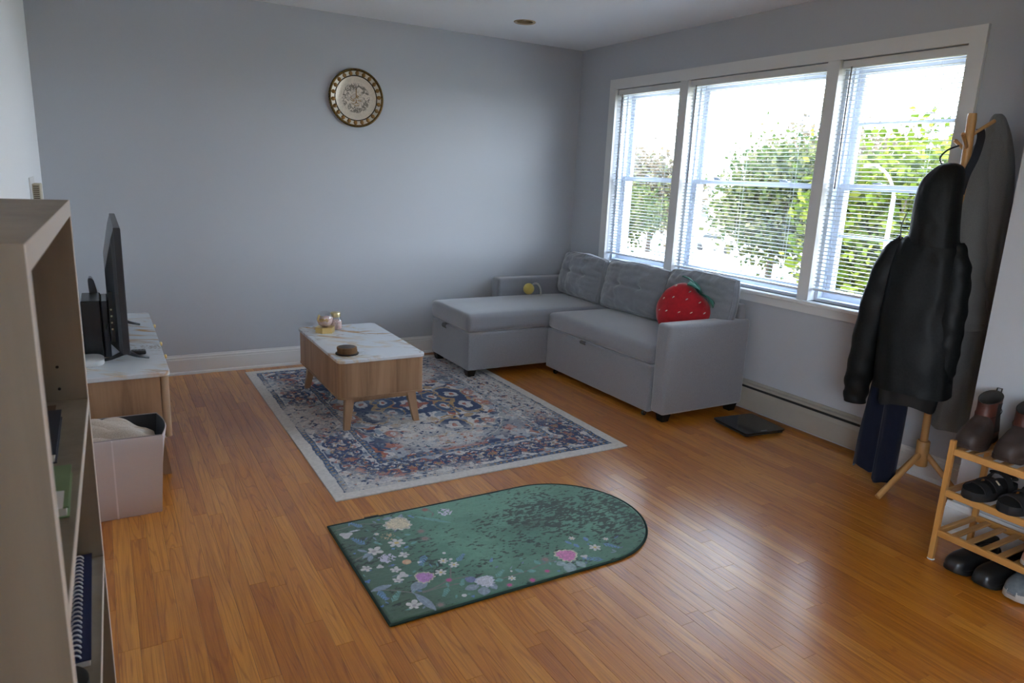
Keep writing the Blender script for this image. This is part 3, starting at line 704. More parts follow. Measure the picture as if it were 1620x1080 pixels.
# ------------------------------------------------------------------ storage bin with blanket
bn = empty('storage_bin', (-3.60, -1.95, 0), 'open pale pink fabric storage bin with dark lining beside the stand', 'bin')
BINM = mat('pale_pink_vinyl', srgb(212,200,198), .55, bmp=(300, .1)); LINE = mat('dark_grey_lining', srgb(52,53,58), .9, bmp=(500, .2))
def bin_ring(z, d=0):
    f = z/.335; x0, x1, y0, y1 = -3.785+d, -3.425+.022*f-d, -2.100-.004*f+d, -1.812+.004*f-d; out = []
    for (ax_, ay, bx, by, bul) in ((x1, y0, x1, y1, (.022*f*f, 0)), (x1, y1, x0, y1, (0, .004*f)), (x0, y1, x0, y0, (-.004*f, 0)), (x0, y0, x1, y0, (0, .006*f))):
        for k in range(10):
            t = k/10; s = math.sin(PI*t); out.append((ax_+(bx-ax_)*t+bul[0]*s, ay+(by-ay)*t+bul[1]*s, z))
    return out
zs_ = [0, .004, .1, .2, .28, .33, .334]
MB().rings([bin_ring(z, .003 if z in (0, .334) else 0) for z in zs_], True, False).build('shell', BINM, bn, True, 40)
MB().rings([bin_ring(z, .005) for z in (.334, .25, .02)], False, True).build('lining', LINE, bn, True, 40)
MB().rings([[(p[0], p[1], p[2]) for p in bin_ring(.334, .0025)], bin_ring(.3375, .0035), bin_ring(.334, .0055)], False, False).build('rim', mat('rim_grey', srgb(150,140,140), .6), bn, True)
MB().box(-3.587, -3.581, -2.1045, -2.098, .002, .332).build('seam', mat('seam_pink', srgb(232,222,222), .6), bn)
MB().box(-3.66, -3.652, -1.823, -1.815, .10, .33).build('lining_seam', LINE, bn)
nu, nv = 44, 36; P = []; F = []
for i in range(nu+1):
    for j in range(nv+1):
        u, v_ = i/nu, j/nv; x = -3.775+.35*u; y = -2.088+.262*v_
        hgt = .205+.115*(math.sin(PI*(.2+u*.6))*math.sin(PI*(.2+v_*.6)))**.7
        ph_ = 4.0*(v_+.30*u)+1.1*fbm(u*2.2, v_*2.2, 2, 4); rid = abs(math.sin(PI*ph_))**1.4*(.5+.5*math.sin(3*u+1))+.5*abs(math.sin(PI*(1.6*u-1.1*v_+.8*fbm(u*3+4, v_*3, 2, 6))))**2
        P.append((x, y, hgt+.046*rid*min(1, 6*u, 6*(1-u), 6*v_, 6*(1-v_))))
for i in range(nu):
    for j in range(nv): a = i*(nv+1)+j; F.append((a, a+1, a+nv+2, a+nv+1))
n1 = len(P); P2 = [(p[0], p[1], .06) for p in P]
loop = [i*(nv+1) for i in range(nu)]+[nu*(nv+1)+j for j in range(nv)]+[i*(nv+1)+nv for i in range(nu, 0, -1)]+[j for j in range(nv, 0, -1)]
F += [(a, b_, n1+b_, n1+a) for a, b_ in zip(loop, loop[1:]+loop[:1])]
MB().add(P+P2, F).build('folded_blanket', fabric('beige_blanket', srgb(186,170,154), srgb(206,192,178), 300, strength=.2), None, True, None, 'rumpled beige blanket stuffed in the storage bin', 'blanket')
# ------------------------------------------------------------------ printed textiles
def print_grid(name, X, Y, Z, colr, mt, parent, thick):
    """X,Y,Z arrays (nu,nv); top sheet carries the print, plus a skirt down to the floor"""
    nu, nv = X.shape; base = BASE[parent]
    top = np.stack([X-base.x, Y-base.y, Z-base.z], -1).reshape(-1, 3)
    I, J = np.meshgrid(np.arange(nu-1), np.arange(nv-1), indexing='ij'); a = (I*nv+J).ravel()
    quads = np.stack([a, a+nv, a+nv+1, a+1], -1)
    loop = np.array([i*nv for i in range(nu-1)]+[(nu-1)*nv+j for j in range(nv-1)]+[i*nv+nv-1 for i in range(nu-1, 0, -1)]+[j for j in range(nv-1, 0, -1)])
    sk = top[loop].copy(); sk[:, 2] -= thick; n1 = len(top); k = np.arange(len(loop)); k2 = (k+1) % len(loop)
    sq_ = np.stack([loop, n1+k, n1+k2, loop[k2]], -1)
    V = np.concatenate([top, sk]); Q = np.concatenate([quads, sq_])
    me = bpy.data.meshes.new(name); me.vertices.add(len(V)); me.vertices.foreach_set('co', V.ravel())
    me.loops.add(Q.size); me.loops.foreach_set('vertex_index', Q.ravel().astype(np.int32)); me.polygons.add(len(Q))
    me.polygons.foreach_set('loop_start', np.arange(0, Q.size, 4, dtype=np.int32)); me.polygons.foreach_set('use_smooth', np.ones(len(Q), bool))
    at = me.color_attributes.new('print', 'FLOAT_COLOR', 'POINT')
    C4 = np.ones((len(V), 4)); C4[:n1, :3] = colr.reshape(-1, 3); C4[n1:, :3] = colr.reshape(-1, 3)[loop]*.6
    at.data.foreach_set('color', C4.ravel()); me.materials.append(mt); me.update(calc_edges=True); me.validate()
    ob = bpy.data.objects.new(name, me); COL.objects.link(ob); ob.parent = parent; BASE[ob] = base; return ob
SR = lambda *c: np.array(srgb(*c))
def over(c, col_, a): return c*(1-a[..., None])+col_*a[..., None]

# ---- oriental rug
rx0, rx1, ry0, ry1 = -2.762, -1.150, -2.312, -.120
rg = empty('patterned_rug', ((rx0+rx1)/2, (ry0+ry1)/2, 0), 'ivory oriental rug with faded navy, blue and rust pattern under the coffee table', 'rug')
nu, nv = 460, 620
X, Y = np.meshgrid(np.linspace(rx0, rx1, nu), np.linspace(ry0, ry1, nv), indexing='ij')
def rug_colour(X, Y):
    hx, hy = (rx1-rx0)/2, (ry1-ry0)/2; x = X-(rx0+rx1)/2; y = Y-(ry0+ry1)/2
    w1 = fbm(X*20, Y*20, 3, 1)-.5; w2 = fbm(X*20+9, Y*20, 3, 2)-.5; amp = np.where(np.minimum((rx1-rx0)/2-np.abs(X-(rx0+rx1)/2), (ry1-ry0)/2-np.abs(Y-(ry0+ry1)/2)) > .33, .045, .014); wx = w1*amp; wy = w2*amp
    xw, yw = x+wx, y+wy; ax_, ay = np.abs(x), np.abs(y); e = np.minimum(hx-ax_, hy-ay); ew = np.minimum(hx-np.abs(xw), hy-np.abs(yw))
    IV, GY, NV, BL, LB, RU, OC, TE = SR(222,217,212), SR(164,164,166), SR(50,68,104), SR(64,88,122), SR(128,146,168), SR(178,104,84), SR(186,150,100), SR(92,112,126)
    c = np.zeros(X.shape+(3,))+IV
    sp = fbm(X*90, Y*90, 2, 3)
    # position along the border (s) and across it (e)
    side = (hx-ax_) < (hy-ay); s = np.where(side, yw, xw)
    # --- field, only inside
    A = np.abs(xw); B = np.abs(yw)
    r = np.hypot(A/.50, B/.72); th = np.arctan2(B/.72, A/.50)
    field = e > .335
    def m_(cond): return cond.astype(float)
    lob = 1+.10*np.cos(8*th)+.03*np.cos(24*th)
    def blobs(scale, thr, seed, soft=.03, sx=1., sy=1.): return sstep(thr, thr+soft, fbm(A*scale*sx, B*scale*sy, 3, seed))
    f = np.zeros_like(c)+IV
    f = over(f, LB, blobs(11, .57, 11)*.8); f = over(f, RU, blobs(13, .60, 13)); f = over(f, OC, blobs(17, .64, 17)*.8); f = over(f, BL, blobs(15, .62, 19)); f = over(f, NV, blobs(20, .66, 23))
    # corner spandrels: steel blue with zigzag edge
    zig = .012*np.abs(((th*14) % 2)-1)
    sp_ = sstep(1.02, 1.03, r+zig*2); f = over(f, LB*.95, sp_*.55*(fbm(A*9, B*9, 3, 31) > .42)); f = over(f, RU, sp_*blobs(12, .57, 37)); f = over(f, NV, sp_*blobs(18, .60, 41))
    for rr, w_, cc in ((1.0, .020, TE), (.965, .006, NV), (1.035, .006, NV), (.985, .004, IV)): f = over(f, cc, m_(np.abs(r+zig-rr) < w_)*.9)
    # medallion rings of palmettes
    for rr, k, size, cc in ((.62, 6, .16, NV), (.36, 4, .11, BL), (.84, 10, .06, RU)):
        tt = ((th*k/(2*PI)+.25) % 1-.5)*2*PI/k*rr; q = np.hypot((r-rr)*1.0, tt*.9)+.25*size*(fbm(A*26, B*26, 2, 5)-.5)
        f = over(f, cc, m_((q < size) & (q > size*.52))); f = over(f, IV, m_(q <= size*.52)*.8); f = over(f, RU, m_(q < size*.22)); f = over(f, OC, m_(np.abs(q-size*1.12) < size*.08)*.8)
    q0 = r/lob; f = over(f, NV, m_(np.abs(q0-.20) < .035)); f = over(f, RU, m_(q0 < .10)); f = over(f, OC, m_(np.abs(q0-.47) < .012))
    c = np.where(field[..., None], f, c)
    # --- main border
    mb = (ew > .095) & (ew < .30); per = .150; ph = ((s/per) % 1-.5)*per; cen = ew-.1975
    b = np.zeros_like(c)+IV*.97
    b = over(b, LB, sstep(.53, .58, fbm(s*26, ew*26, 3, 51))*.7)
    q = np.hypot(ph, cen)+.02*(fbm(X*60, Y*60, 2, 52)-.5)
    ang = np.arctan2(cen, ph); pet = .050*(1+.25*np.cos(6*ang))
    b = over(b, NV, m_((q < pet) & (q > pet*.55))); b = over(b, OC, m_(q < pet*.30)); b = over(b, RU, m_(np.abs(q-pet*.42) < .005)); b = over(b, OC, m_(np.abs(q-pet*1.18) < .0035))
    ph2 = (((s/per)+.5) % 1-.5)*per
    for dy_ in (-.055, .055):
        q2 = np.hypot(ph2*.8, (cen-dy_)*1.3)+.014*(fbm(X*70, Y*70, 2, 53)-.5); b = over(b, NV, m_((q2 < .036) & (q2 > .017))); b = over(b, RU, m_(q2 < .009))
    for k_ in (-1, 1):
        q3 = np.abs(cen-.060*np.sin(2*PI*s/per)*k_); b = over(b, OC, m_(q3 < .003)*.8); b = over(b, BL, m_(np.abs(q3-.010) < .0035)*.7)
    b = over(b, NV, sstep(.60, .625, fbm(X*44, Y*44, 3, 55))*.95); b = over(b, RU, sstep(.67, .70, fbm(X*30+4, Y*30, 3, 56))*.8)
    c = np.where(mb[..., None], b, c)
    # --- guard stripes
    for lo, hi in ((.060, .092), (.303, .335)):
        g = (ew > lo) & (ew < hi); gc_ = np.zeros_like(c)+BL*.95
        gc_ = over(gc_, LB, (fbm(X*50, Y*50, 2, 61) > .56).astype(float)*.7); mid = (lo+hi)/2
        qd = np.hypot(((s/.036) % 1-.5)*.036, ew-mid); gc_ = over(gc_, OC, m_(qd < .0068)); gc_ = over(gc_, NV, m_((ew < lo+.004) | (ew > hi-.004)))
        c = np.where(g[..., None], gc_, c)
    # dark wash on parts of the border, fading elsewhere
    wash = sstep(.54, .74, fbm(X*1.7+3, Y*1.7, 3, 71))
    c = over(c, IV, (e > .06)*np.clip(wash*.85*(fbm(X*55, Y*55, 3, 72) > .36), 0, .9))
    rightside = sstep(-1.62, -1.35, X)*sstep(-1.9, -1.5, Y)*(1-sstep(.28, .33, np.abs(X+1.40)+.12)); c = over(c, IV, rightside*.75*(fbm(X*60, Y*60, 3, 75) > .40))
    # small outlines and weave flecks
    fl_ = np.abs(fbm(X*34, Y*34, 2, 81)-.5); c = over(c, NV*1.6, (fl_ < .010)*(e > .06)*.45)
    c = c*(.86+.28*sp[..., None]); dk = (fbm(X*130, Y*130, 2, 91) > .66)*(e > .055); c = over(c, NV*1.6, dk*.22)
    return np.clip(c, 0, 1)
Zr = .0068+.0012*(fbm(X*150, Y*150, 2, 5)-.5)
print_grid('woven_pile', X, Y, Zr, rug_colour(X, Y), vcol('printed_rug', .95, (900, .4)), rg, .0068)

# ---- green arched mat
mx0, my0, my1 = -2.856, -3.236, -2.524; mr = (my1-my0)/2; mcx = -1.965; mcy = (my0+my1)/2
gm = empty('green_mat', (-2.2, mcy, 0), 'dark green velvet mat with printed flowers and one rounded end', 'mat')
nu, nv = 560, 320
v = np.linspace(-1, 1, nv); v = np.sign(v)*(1-(1-np.abs(v))**1.25)*.9995
xe = mcx+mr*np.sqrt(1-v**2); U, V = np.meshgrid(np.linspace(0, 1, nu), v, indexing='ij'); X = mx0+(xe[None, :]-mx0)*U; Y = mcy+mr*V
FLOWERS = [('peony_cream',-2.597,-2.625,0.052),('cluster',-2.382,-2.610,0.031),('bud_red',-2.449,-2.556,0.014),('daisy',-2.657,-2.767,0.033),('daisy',-2.704,-2.669,0.011),('daisy',-2.549,-2.964,0.019),('daisy',-2.525,-3.005,0.019),('daisy',-2.589,-3.031,0.022),('blob',-2.813,-2.627,0.023),('lily',-2.757,-2.790,0.03),('cluster',-2.728,-2.857,0.03),('lily',-2.660,-2.860,0.021),('bud_peach',-2.673,-2.913,0.017),('lily',-2.817,-2.891,0.02),('blob',-2.772,-2.901,0.012),('lily',-2.730,-2.948,0.02),('blob',-2.718,-2.988,0.018),('lily',-2.746,-3.013,0.019),('peony_purple',-2.654,-3.034,0.034),('dot',-2.631,-2.935,0.009),('dot',-2.523,-2.915,0.007),('dot',-2.519,-2.966,0.007),('dot',-2.576,-3.197,0.009),('bud_pink',-2.584,-3.089,0.011),('bud_dim',-2.537,-2.722,0.013),('bud_dim',-2.545,-2.783,0.014),('bud_dim',-2.671,-3.211,0.011),('lily',-2.751,-3.176,0.026),('seeds',-2.670,-2.707,0.029),('spray_blue',-2.615,-2.927,0.037),('spray_blue',-2.481,-2.971,0.03),('spray_teal',-2.624,-3.151,0.028),('spray_teal',-2.787,-3.102,0.032),('spray_blue',-2.752,-2.565,0.032),('spray_blue',-2.785,-2.693,0.038),('bdot',-2.826,-2.773,0.005),('bdot',-2.727,-2.910,0.005),('bdot',-2.842,-2.973,0.009),('bdot',-2.846,-3.133,0.005),('bdot',-2.657,-2.559,0.007),('spray_blue',-2.825,-3.075,0.032),('spray_blue',-2.526,-2.587,0.017),('peony_white',-2.471,-3.152,0.033),('peony_pink',-2.109,-3.130,0.042),('daisy',-1.974,-3.130,0.024),('daisy',-2.016,-3.031,0.014),('daisy',-1.894,-3.094,0.012),('blob',-2.052,-3.169,0.013),('daisy',-2.376,-3.176,0.015),('dot',-2.355,-3.135,0.005),('dot',-2.577,-3.198,0.008),('bud_pink',-2.316,-3.219,0.011),('bud_pink',-2.236,-3.192,0.01),('bud_pink',-2.405,-3.210,0.01),('bud_dim',-2.199,-3.121,0.014),('spray_blue',-1.907,-3.146,0.034),('spray_blue',-2.032,-3.197,0.04),('spray_teal',-2.400,-3.130,0.028),('spray_teal',-2.548,-3.124,0.023),('bdot',-2.551,-3.215,0.006),('bdot',-2.197,-3.210,0.005),('spray_blue',-2.385,-3.037,0.016)]
LEAVES = [('teal',-2.511,-2.594,-2.397,-2.709,0.011),('grey',-2.853,-3.035,-2.774,-3.030,0.014),('grey',-2.722,-3.112,-2.696,-3.233,0.016),('grey',-2.726,-3.097,-2.671,-3.049,0.02),('grey',-2.711,-3.095,-2.654,-3.058,0.018),('grey',-2.642,-2.566,-2.599,-2.560,0.013),('grey',-2.590,-2.615,-2.553,-2.548,0.012),('white',-2.796,-2.606,-2.750,-2.609,0.006),('teal',-2.607,-2.719,-2.583,-2.730,0.008),('teal',-2.611,-2.798,-2.582,-2.789,0.008),('grey',-2.812,-2.822,-2.757,-2.784,0.01),('teal',-2.736,-2.722,-2.710,-2.757,0.006),('grey',-2.809,-2.751,-2.779,-2.785,0.008),('grey',-2.796,-2.851,-2.772,-2.810,0.01),('blue',-2.690,-2.805,-2.678,-2.800,0.007),('blue',-2.645,-2.816,-2.624,-2.809,0.007),('violet',-2.528,-3.103,-2.497,-3.136,0.02),('grey',-2.558,-3.165,-2.503,-3.167,0.018),('grey',-2.515,-3.226,-2.491,-3.181,0.022),('grey',-2.461,-3.170,-2.458,-3.213,0.014),('pale',-2.181,-3.172,-2.143,-3.172,0.018),('pale',-2.167,-3.239,-2.126,-3.180,0.024),('pale',-2.101,-3.183,-2.090,-3.230,0.018),('blue',-2.053,-3.035,-2.042,-3.069,0.008),('blue',-2.034,-3.070,-2.031,-3.103,0.009),('blue',-1.965,-3.044,-1.972,-3.078,0.01),('teal',-2.337,-3.130,-2.317,-3.162,0.011),('teal',-2.241,-3.106,-2.234,-3.142,0.011),('teal',-2.303,-3.160,-2.273,-3.174,0.012),('teal',-2.439,-3.164,-2.408,-3.171,0.012)]
BRANCH = [[(-2.856,-3.029),(-2.793,-3.055),(-2.728,-3.103),(-2.663,-3.114),(-2.586,-3.091),(-2.515,-3.097)],[(-2.835,-2.573),(-2.743,-2.563),(-2.654,-2.599)],[(-2.576,-3.086),(-2.542,-3.014)],[(-2.837,-2.821),(-2.777,-2.796),(-2.726,-2.799)],[(-2.429,-3.164),(-2.353,-3.162),(-2.288,-3.157),(-2.239,-3.145),(-2.167,-3.142)],[(-2.696,-3.12),(-2.615,-3.119),(-2.545,-3.125)],[(-2.438,-2.567),(-2.433,-2.604),(-2.447,-2.624)]]
def mat_colour(X, Y):
    base = SR(84,132,110); c = np.zeros(X.shape+(3,))+base
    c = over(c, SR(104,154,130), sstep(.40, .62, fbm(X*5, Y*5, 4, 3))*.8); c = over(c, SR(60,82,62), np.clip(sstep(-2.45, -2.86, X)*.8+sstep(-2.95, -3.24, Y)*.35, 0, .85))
    # crushed-velvet streaks, dense toward the round end
    dens = .10*sstep(-2.6, -1.7, X)+.03
    st = fbm(X*60+Y*22, Y*120-X*18, 3, 7)*.52+fbm(X*14+Y*5, Y*22, 2, 18)*.22+fbm(X*5, Y*5, 2, 8)*.26
    c = over(c, SR(20,34,32), sstep(.62-dens*.85, .68-dens*.85, st)*.85)
    g = np.hypot((X+2.10)/.10, (Y+2.86)/.045); c = over(c, SR(46,62,50), np.exp(-g**2)*.6)
    PAL = dict(teal=SR(106,156,150), grey=SR(138,152,170), white=SR(206,206,212), blue=SR(104,140,186), violet=SR(112,118,162), pale=SR(152,172,176))
    fn = fbm(X*120, Y*120, 2, 12)
    def seg(p, q, w, colr, a=1.0):
        d = np.array(q)-np.array(p); L2 = (d**2).sum(); t = np.clip(((X-p[0])*d[0]+(Y-p[1])*d[1])/L2, 0, 1)
        dist = np.hypot(X-p[0]-t*d[0], Y-p[1]-t*d[1]); return over(c, colr, (dist < w).astype(float)*a)
    def leaf(c, p, q, w, colr, a=.95):
        d = np.array(q)-np.array(p); L = math.hypot(*d); d = d/L; t = ((X-p[0])*d[0]+(Y-p[1])*d[1])/L; s_ = -(X-p[0])*d[1]+(Y-p[1])*d[0]
        hw = w*np.sin(PI*np.clip(t, 0, 1))**.8; inside = (t > 0) & (t < 1) & (np.abs(s_) < hw)
        sh = .82+.36*fn+.2*(np.abs(s_) < .0012); return over(c, np.clip(colr*sh[..., None], 0, 1) if False else colr, inside*a) if False else c*(1-(inside*a)[..., None])+np.clip(colr*sh[..., None], 0, 1)*(inside*a)[..., None]
    for br in BRANCH:
        pts = catmull(br, 14)
        for p, q in zip(pts, pts[1:]): c = seg(p, q, .0028, SR(120,116,112), .9)
    rg_ = random.Random(5)
    for i_ in range(70):                                   # small scattered leaves and twigs
        if i_ < 46: lx, ly = rg_.uniform(-2.84, -2.52), rg_.uniform(-3.22, -2.54)
        else: lx, ly = rg_.uniform(-2.52, -1.86), rg_.uniform(-3.215, -3.06)
        if ly > -2.98 and lx > -2.60: continue
        an_ = rg_.uniform(0, 6.28); ln_ = rg_.uniform(.014, .034); c = leaf(c, (lx, ly), (lx+ln_*math.cos(an_), ly+ln_*math.sin(an_)), rg_.uniform(.0025, .006), PAL[rg_.choice(['blue', 'teal', 'grey', 'violet', 'teal'])], .7)
    for k, x, y, x2, y2, w in LEAVES: c = leaf(c, (x, y), (x2, y2), w, PAL[k])
    for k, x, y, r in FLOWERS:
        dx, dy = X-x, Y-y; q = np.hypot(dx, dy); th = np.arctan2(dy, dx); ro = rg_.uniform(0, 6)
        if k.startswith('spray'):
            pc = PAL['blue'] if 'blue' in k else PAL['teal']; ax0 = rg_.uniform(0, 6)
            tip = (x+r*math.cos(ax0), y+r*math.sin(ax0)); tail = (x-r*math.cos(ax0), y-r*math.sin(ax0)); c = seg(tail, tip, .0013, pc, .8)
            for i in range(5):
                bx, by = tail[0]+(tip[0]-tail[0])*(i+.3)/5, tail[1]+(tip[1]-tail[1])*(i+.3)/5
                for sgn in (-1, 1):
                    an = ax0+sgn*.62; ll = r*(.72-.09*i); c = leaf(c, (bx, by), (bx+ll*math.cos(an), by+ll*math.sin(an)), .0030+.0004*(r > .03), pc, .85)
            continue
        wob = 1+.10*np.sin(th*7+ro)+.07*np.sin(th*11-ro)
        if k.startswith('peony'):
            cc = {'cream': SR(222,208,180), 'purple': SR(196,138,200), 'white': SR(206,206,216), 'pink': SR(222,138,190)}[k[6:]]
            rim = {'cream': SR(206,200,190), 'purple': SR(198,188,170), 'white': SR(186,190,206), 'pink': SR(206,204,180)}[k[6:]]
            ruf = .94+.10*np.abs(np.sin(th*6+ro))+.09*np.sin(th*3+ro*2)+.06*np.sin(th*11-ro)
            for f_, colr in ((1.05, rim), (.88, cc)):
                rel = q/(r*ruf*f_); petal = .70+.42*np.abs(np.sin(rel*8+2.2*np.sin(th*6+ro)+fn*3))+.25*(fn-.5); a = (rel < 1).astype(float)
                c = c*(1-a[..., None])+np.clip(colr*petal[..., None], 0, 1)*a[..., None]
        elif k in ('daisy', 'lily'):
            n_ = 6 if k == 'daisy' else 5; rr = r*(.42+.62*np.abs(np.cos(th*n_/2+ro))**.8)*(1 if k == 'daisy' else (1+.25*np.sin(th+ro)))
            a = (q < rr).astype(float); sh = .86+.2*fn+.08*np.cos(th*n_+2*ro); c = c*(1-a[..., None])+np.clip(SR(212,208,206)*sh[..., None], 0, 1)*a[..., None]
            c = over(c, SR(214,190,120) if k == 'daisy' else SR(176,170,176), (q < r*.27).astype(float))
        elif k == 'cluster':
            a = (q < r*wob)*(fbm(X*150, Y*150, 2, 17) > .40); c = over(c, SR(208,204,222), a.astype(float))
        elif k == 'blob': c = over(c, SR(210,204,206), (q < r*(1+.25*np.sin(th*3+ro))).astype(float)*.95)
        elif k == 'dot': c = over(c, SR(216,214,214), (q < r).astype(float))
        elif k == 'bdot': c = over(c, SR(92,128,190), (q < r*(1+.3*np.sin(3*th))).astype(float))
        elif k == 'seeds': c = over(c, SR(206,178,140), ((q < r)*(fbm(X*190, Y*190, 1, 23) > .66)).astype(float))
        elif k == 'bud_peach': c = over(c, SR(214,164,132), (q < r).astype(float)); c = over(c, SR(222,190,150), (np.hypot(dx-.003, dy+.003) < r*.55).astype(float))
        else:
            cc = {'bud_red': SR(160,92,84), 'bud_pink': SR(202,72,142), 'bud_dim': SR(148,120,116)}[k]
            c = over(c, SR(120,124,116), (q < r*1.5*wob)*.5); c = over(c, cc, (q < r*.9*wob).astype(float)*.9)
    return np.clip(c*(.88+.24*fn[..., None]), 0, 1)
ed = np.minimum(np.minimum(X-mx0, mr-np.hypot(np.maximum(X-mcx, 0), Y-mcy)), mr-np.abs(Y-mcy))
Zm = .0032+.0068*np.sqrt(np.clip(ed/.012, 0, 1))+.0012*(fbm(X*30, Y*60, 3, 2)-.5)
print_grid('velvet_top', X, Y, Zm, mat_colour(X, Y), vcol('printed_velvet', .8, (1200, .25), .35, .25), gm, .0032)
ring = [(mx0, my0), (mcx, my0)]+[(mcx+mr*math.sin(PI*k/40), mcy-mr*math.cos(PI*k/40)) for k in range(1, 40)]+[(mcx, my1), (mx0, my1)]
dense = []
for p, q in zip(ring, ring[1:]+ring[:1]):
    kk = max(1, int(math.hypot(q[0]-p[0], q[1]-p[1])/.03)); dense += [(p[0]+(q[0]-p[0])*i/kk, p[1]+(q[1]-p[1])*i/kk, .0055) for i in range(kk)]
MB().tube(dense+dense[:1], .0052, 8, False).build('edge_piping', mat('dark_green_piping', srgb(22,52,44), .8), gm, True)
MB().rbox(-2.700, -2.640, my1+.003, my1+.020, .001, .005, .001).build('sewn_tag', BLACKM, gm)

# ------------------------------------------------------------------ bookshelf
bs = empty('bookshelf', (-3.618, -4.355, 0), 'tall pale wood bookshelf close to the camera at the left wall', 'bookshelf')
bx0, bx1, by0, by1 = -3.808, -3.618, -4.355, -3.560; BT = 1.333
EDGE = mat('pale_edge_band', srgb(222,216,208), .5)
def board(name, x0, x1, y0, y1, z0, z1, vertical):
    b_ = MB().box(x0, x1, y0, y1, z0, z1).build(name, SHELFW, bs)
    return b_
for a, b_ in ((by0, by0+.024), (by1-.024, by1)):
    p_ = board('side_panel', bx0, bx1-.0012, a, b_, 0, BT-.027, True)
    MB().box(bx1-.0012, bx1, a, b_, 0, BT-.027).build('edge_band', EDGE, p_)
    if a > -4:
        for (hx, hz) in ((-3.663, 1.024), (-3.663, .981), (-3.663, .70), (-3.75, 1.024), (-3.75, .981)): MB().lathe([(.0028, -.0005), (.0028, .0006)], (hx, a, hz), 12, 'y').build('pin_hole', BLACKM, p_)
tp = board('top_panel', bx0, bx1-.0012, by0, by1, BT-.027, BT, False); MB().box(bx1-.0012, bx1, by0, by1, BT-.027, BT).build('edge_band', EDGE, tp)
for z in (.957, .620, .300, .075):
    s_ = board('shelf', bx0+.006, bx1-.0012, by0+.024, by1-.024, z-.020, z, False); MB().box(bx1-.0012, bx1, by0+.024, by1-.024, z-.020, z).build('edge_band', EDGE, s_)
MB().box(bx0, bx0+.005, by0+.024, by1-.024, .06, BT-.027).build('back_panel', SHELFW, bs)
bs.rotation_euler.z = math.radians(-1.0)
def book(name, x0, x1, y0, y1, z0, z1, cover, label, cat='book', pages=True):
    e = empty(name, ((x0+x1)/2, (y0+y1)/2, z0), label, cat); t = .0018
    MB().box(x0, x1, y0, y1, z1-t, z1).box(x0, x1, y0, y1, z0, z0+t).box(x0, x0+t, y0, y1, z0+t, z1-t).build('cover', cover, e)
    MB().box(x0+t, x1-.003, y0+.003, y1-.003, z0+t, z1-t).build('page_block', mat('paper_edge', (.78,.77,.73), .8), e)
    return e
book('hardback_book', -3.785, -3.652, -3.945, -3.665, .9575, .9745, mat('brown_cover', srgb(92,66,42), .6), 'brown hardback with a black edge lying at the back of the upper shelf')
book('notebook', -3.780, -3.640, -3.960, -3.745, .975, .990, mat('navy_cover', srgb(30,38,56), .6), 'thin dark notebook with white pages lying on the brown hardback')
book('green_book', -3.775, -3.622, -4.115, -3.965, .9575, .9725, mat('green_cover', srgb(132,158,118), .6, var=(12, srgb(120,146,108))), 'pale green book lying flat on the upper shelf')
MB().add([(-3.76, -4.12, .9730), (-3.628, -4.12, .9730), (-3.628, -4.065, .9735), (-3.70, -4.055, .976), (-3.76, -4.065, .975), (-3.76, -4.12, .9735), (-3.628, -4.12, .9736), (-3.628, -4.065, .9742), (-3.70, -4.055, .9767), (-3.76, -4.065, .9757)],
         [(0,4,3,2,1), (5,6,7,8,9), (0,1,6,5), (1,2,7,6), (2,3,8,7), (3,4,9,8), (4,0,5,9)]).build('paper_slip', mat('white_paper', (.78,.80,.84), .8), None, False, None, 'white paper slip on the near end of the green book', 'paper')
sn = empty('spiral_notebook', (-3.68, -3.75, .6205), 'blue spiral-bound notebook lying on the lower shelf', 'notebook')
MB().box(-3.790, -3.626, -3.945, -3.592, .6205, .632).build('pages', mat('white_pages', (.75,.77,.82), .8), sn)
MB().box(-3.792, -3.624, -3.948, -3.590, .632, .634).build('cover', mat('blue_cover', srgb(28,40,82), .5), sn)
for k in range(24):
    y = -3.94+k*.0145; c0 = Vector((-3.646, y, .633))
    MB().tube([(c0.x+.0075*math.cos(t), y+.003*t/6, c0.z+.0075*math.sin(t)) for t in np.linspace(0, 2*PI, 11)], .0016, 5).build('coil', mat('white_coil', (.8,.82,.86), .4) if k == 0 else bpy.data.materials['white_coil'], sn, True)
rl = empty('tape_roll', (-3.655, -4.005, .6205), 'black tape roll with a white core on the lower shelf', 'tape')
MB().lathe([(.040, 0), (.046, .002), (.046, .022), (.040, .024)], (-3.672, -4.005, .6205), 36).build('tape', BLACKM, rl, True, 40)
MB().lathe([(.022, .001), (.022, .0246), (.018, .0246)], (-3.672, -4.005, .6205), 30).build('core', mat('white_core', (.8,.8,.8), .6), rl, True, 40)
MB().rbox(-3.76, -3.664, -3.66, -3.605, .6345, .668, .004).build('mesh_pen_box', mat('black_mesh', (.015,.015,.016), .5, bmp=(900, .8)), None, False, None, 'small black mesh box on the far end of the blue notebook', 'box')
MB().lathe([(.020, 0), (.034, .010), (.040, .026), (.036, .040), (.020, .050), (.006, .054)], (-3.750, -3.640, 1.3335), 28).build('wooden_bowl', mat('dark_brown_wood', srgb(70,42,32), .5), None, True, None, 'small dark brown round wooden pot on top of the bookshelf', 'pot')

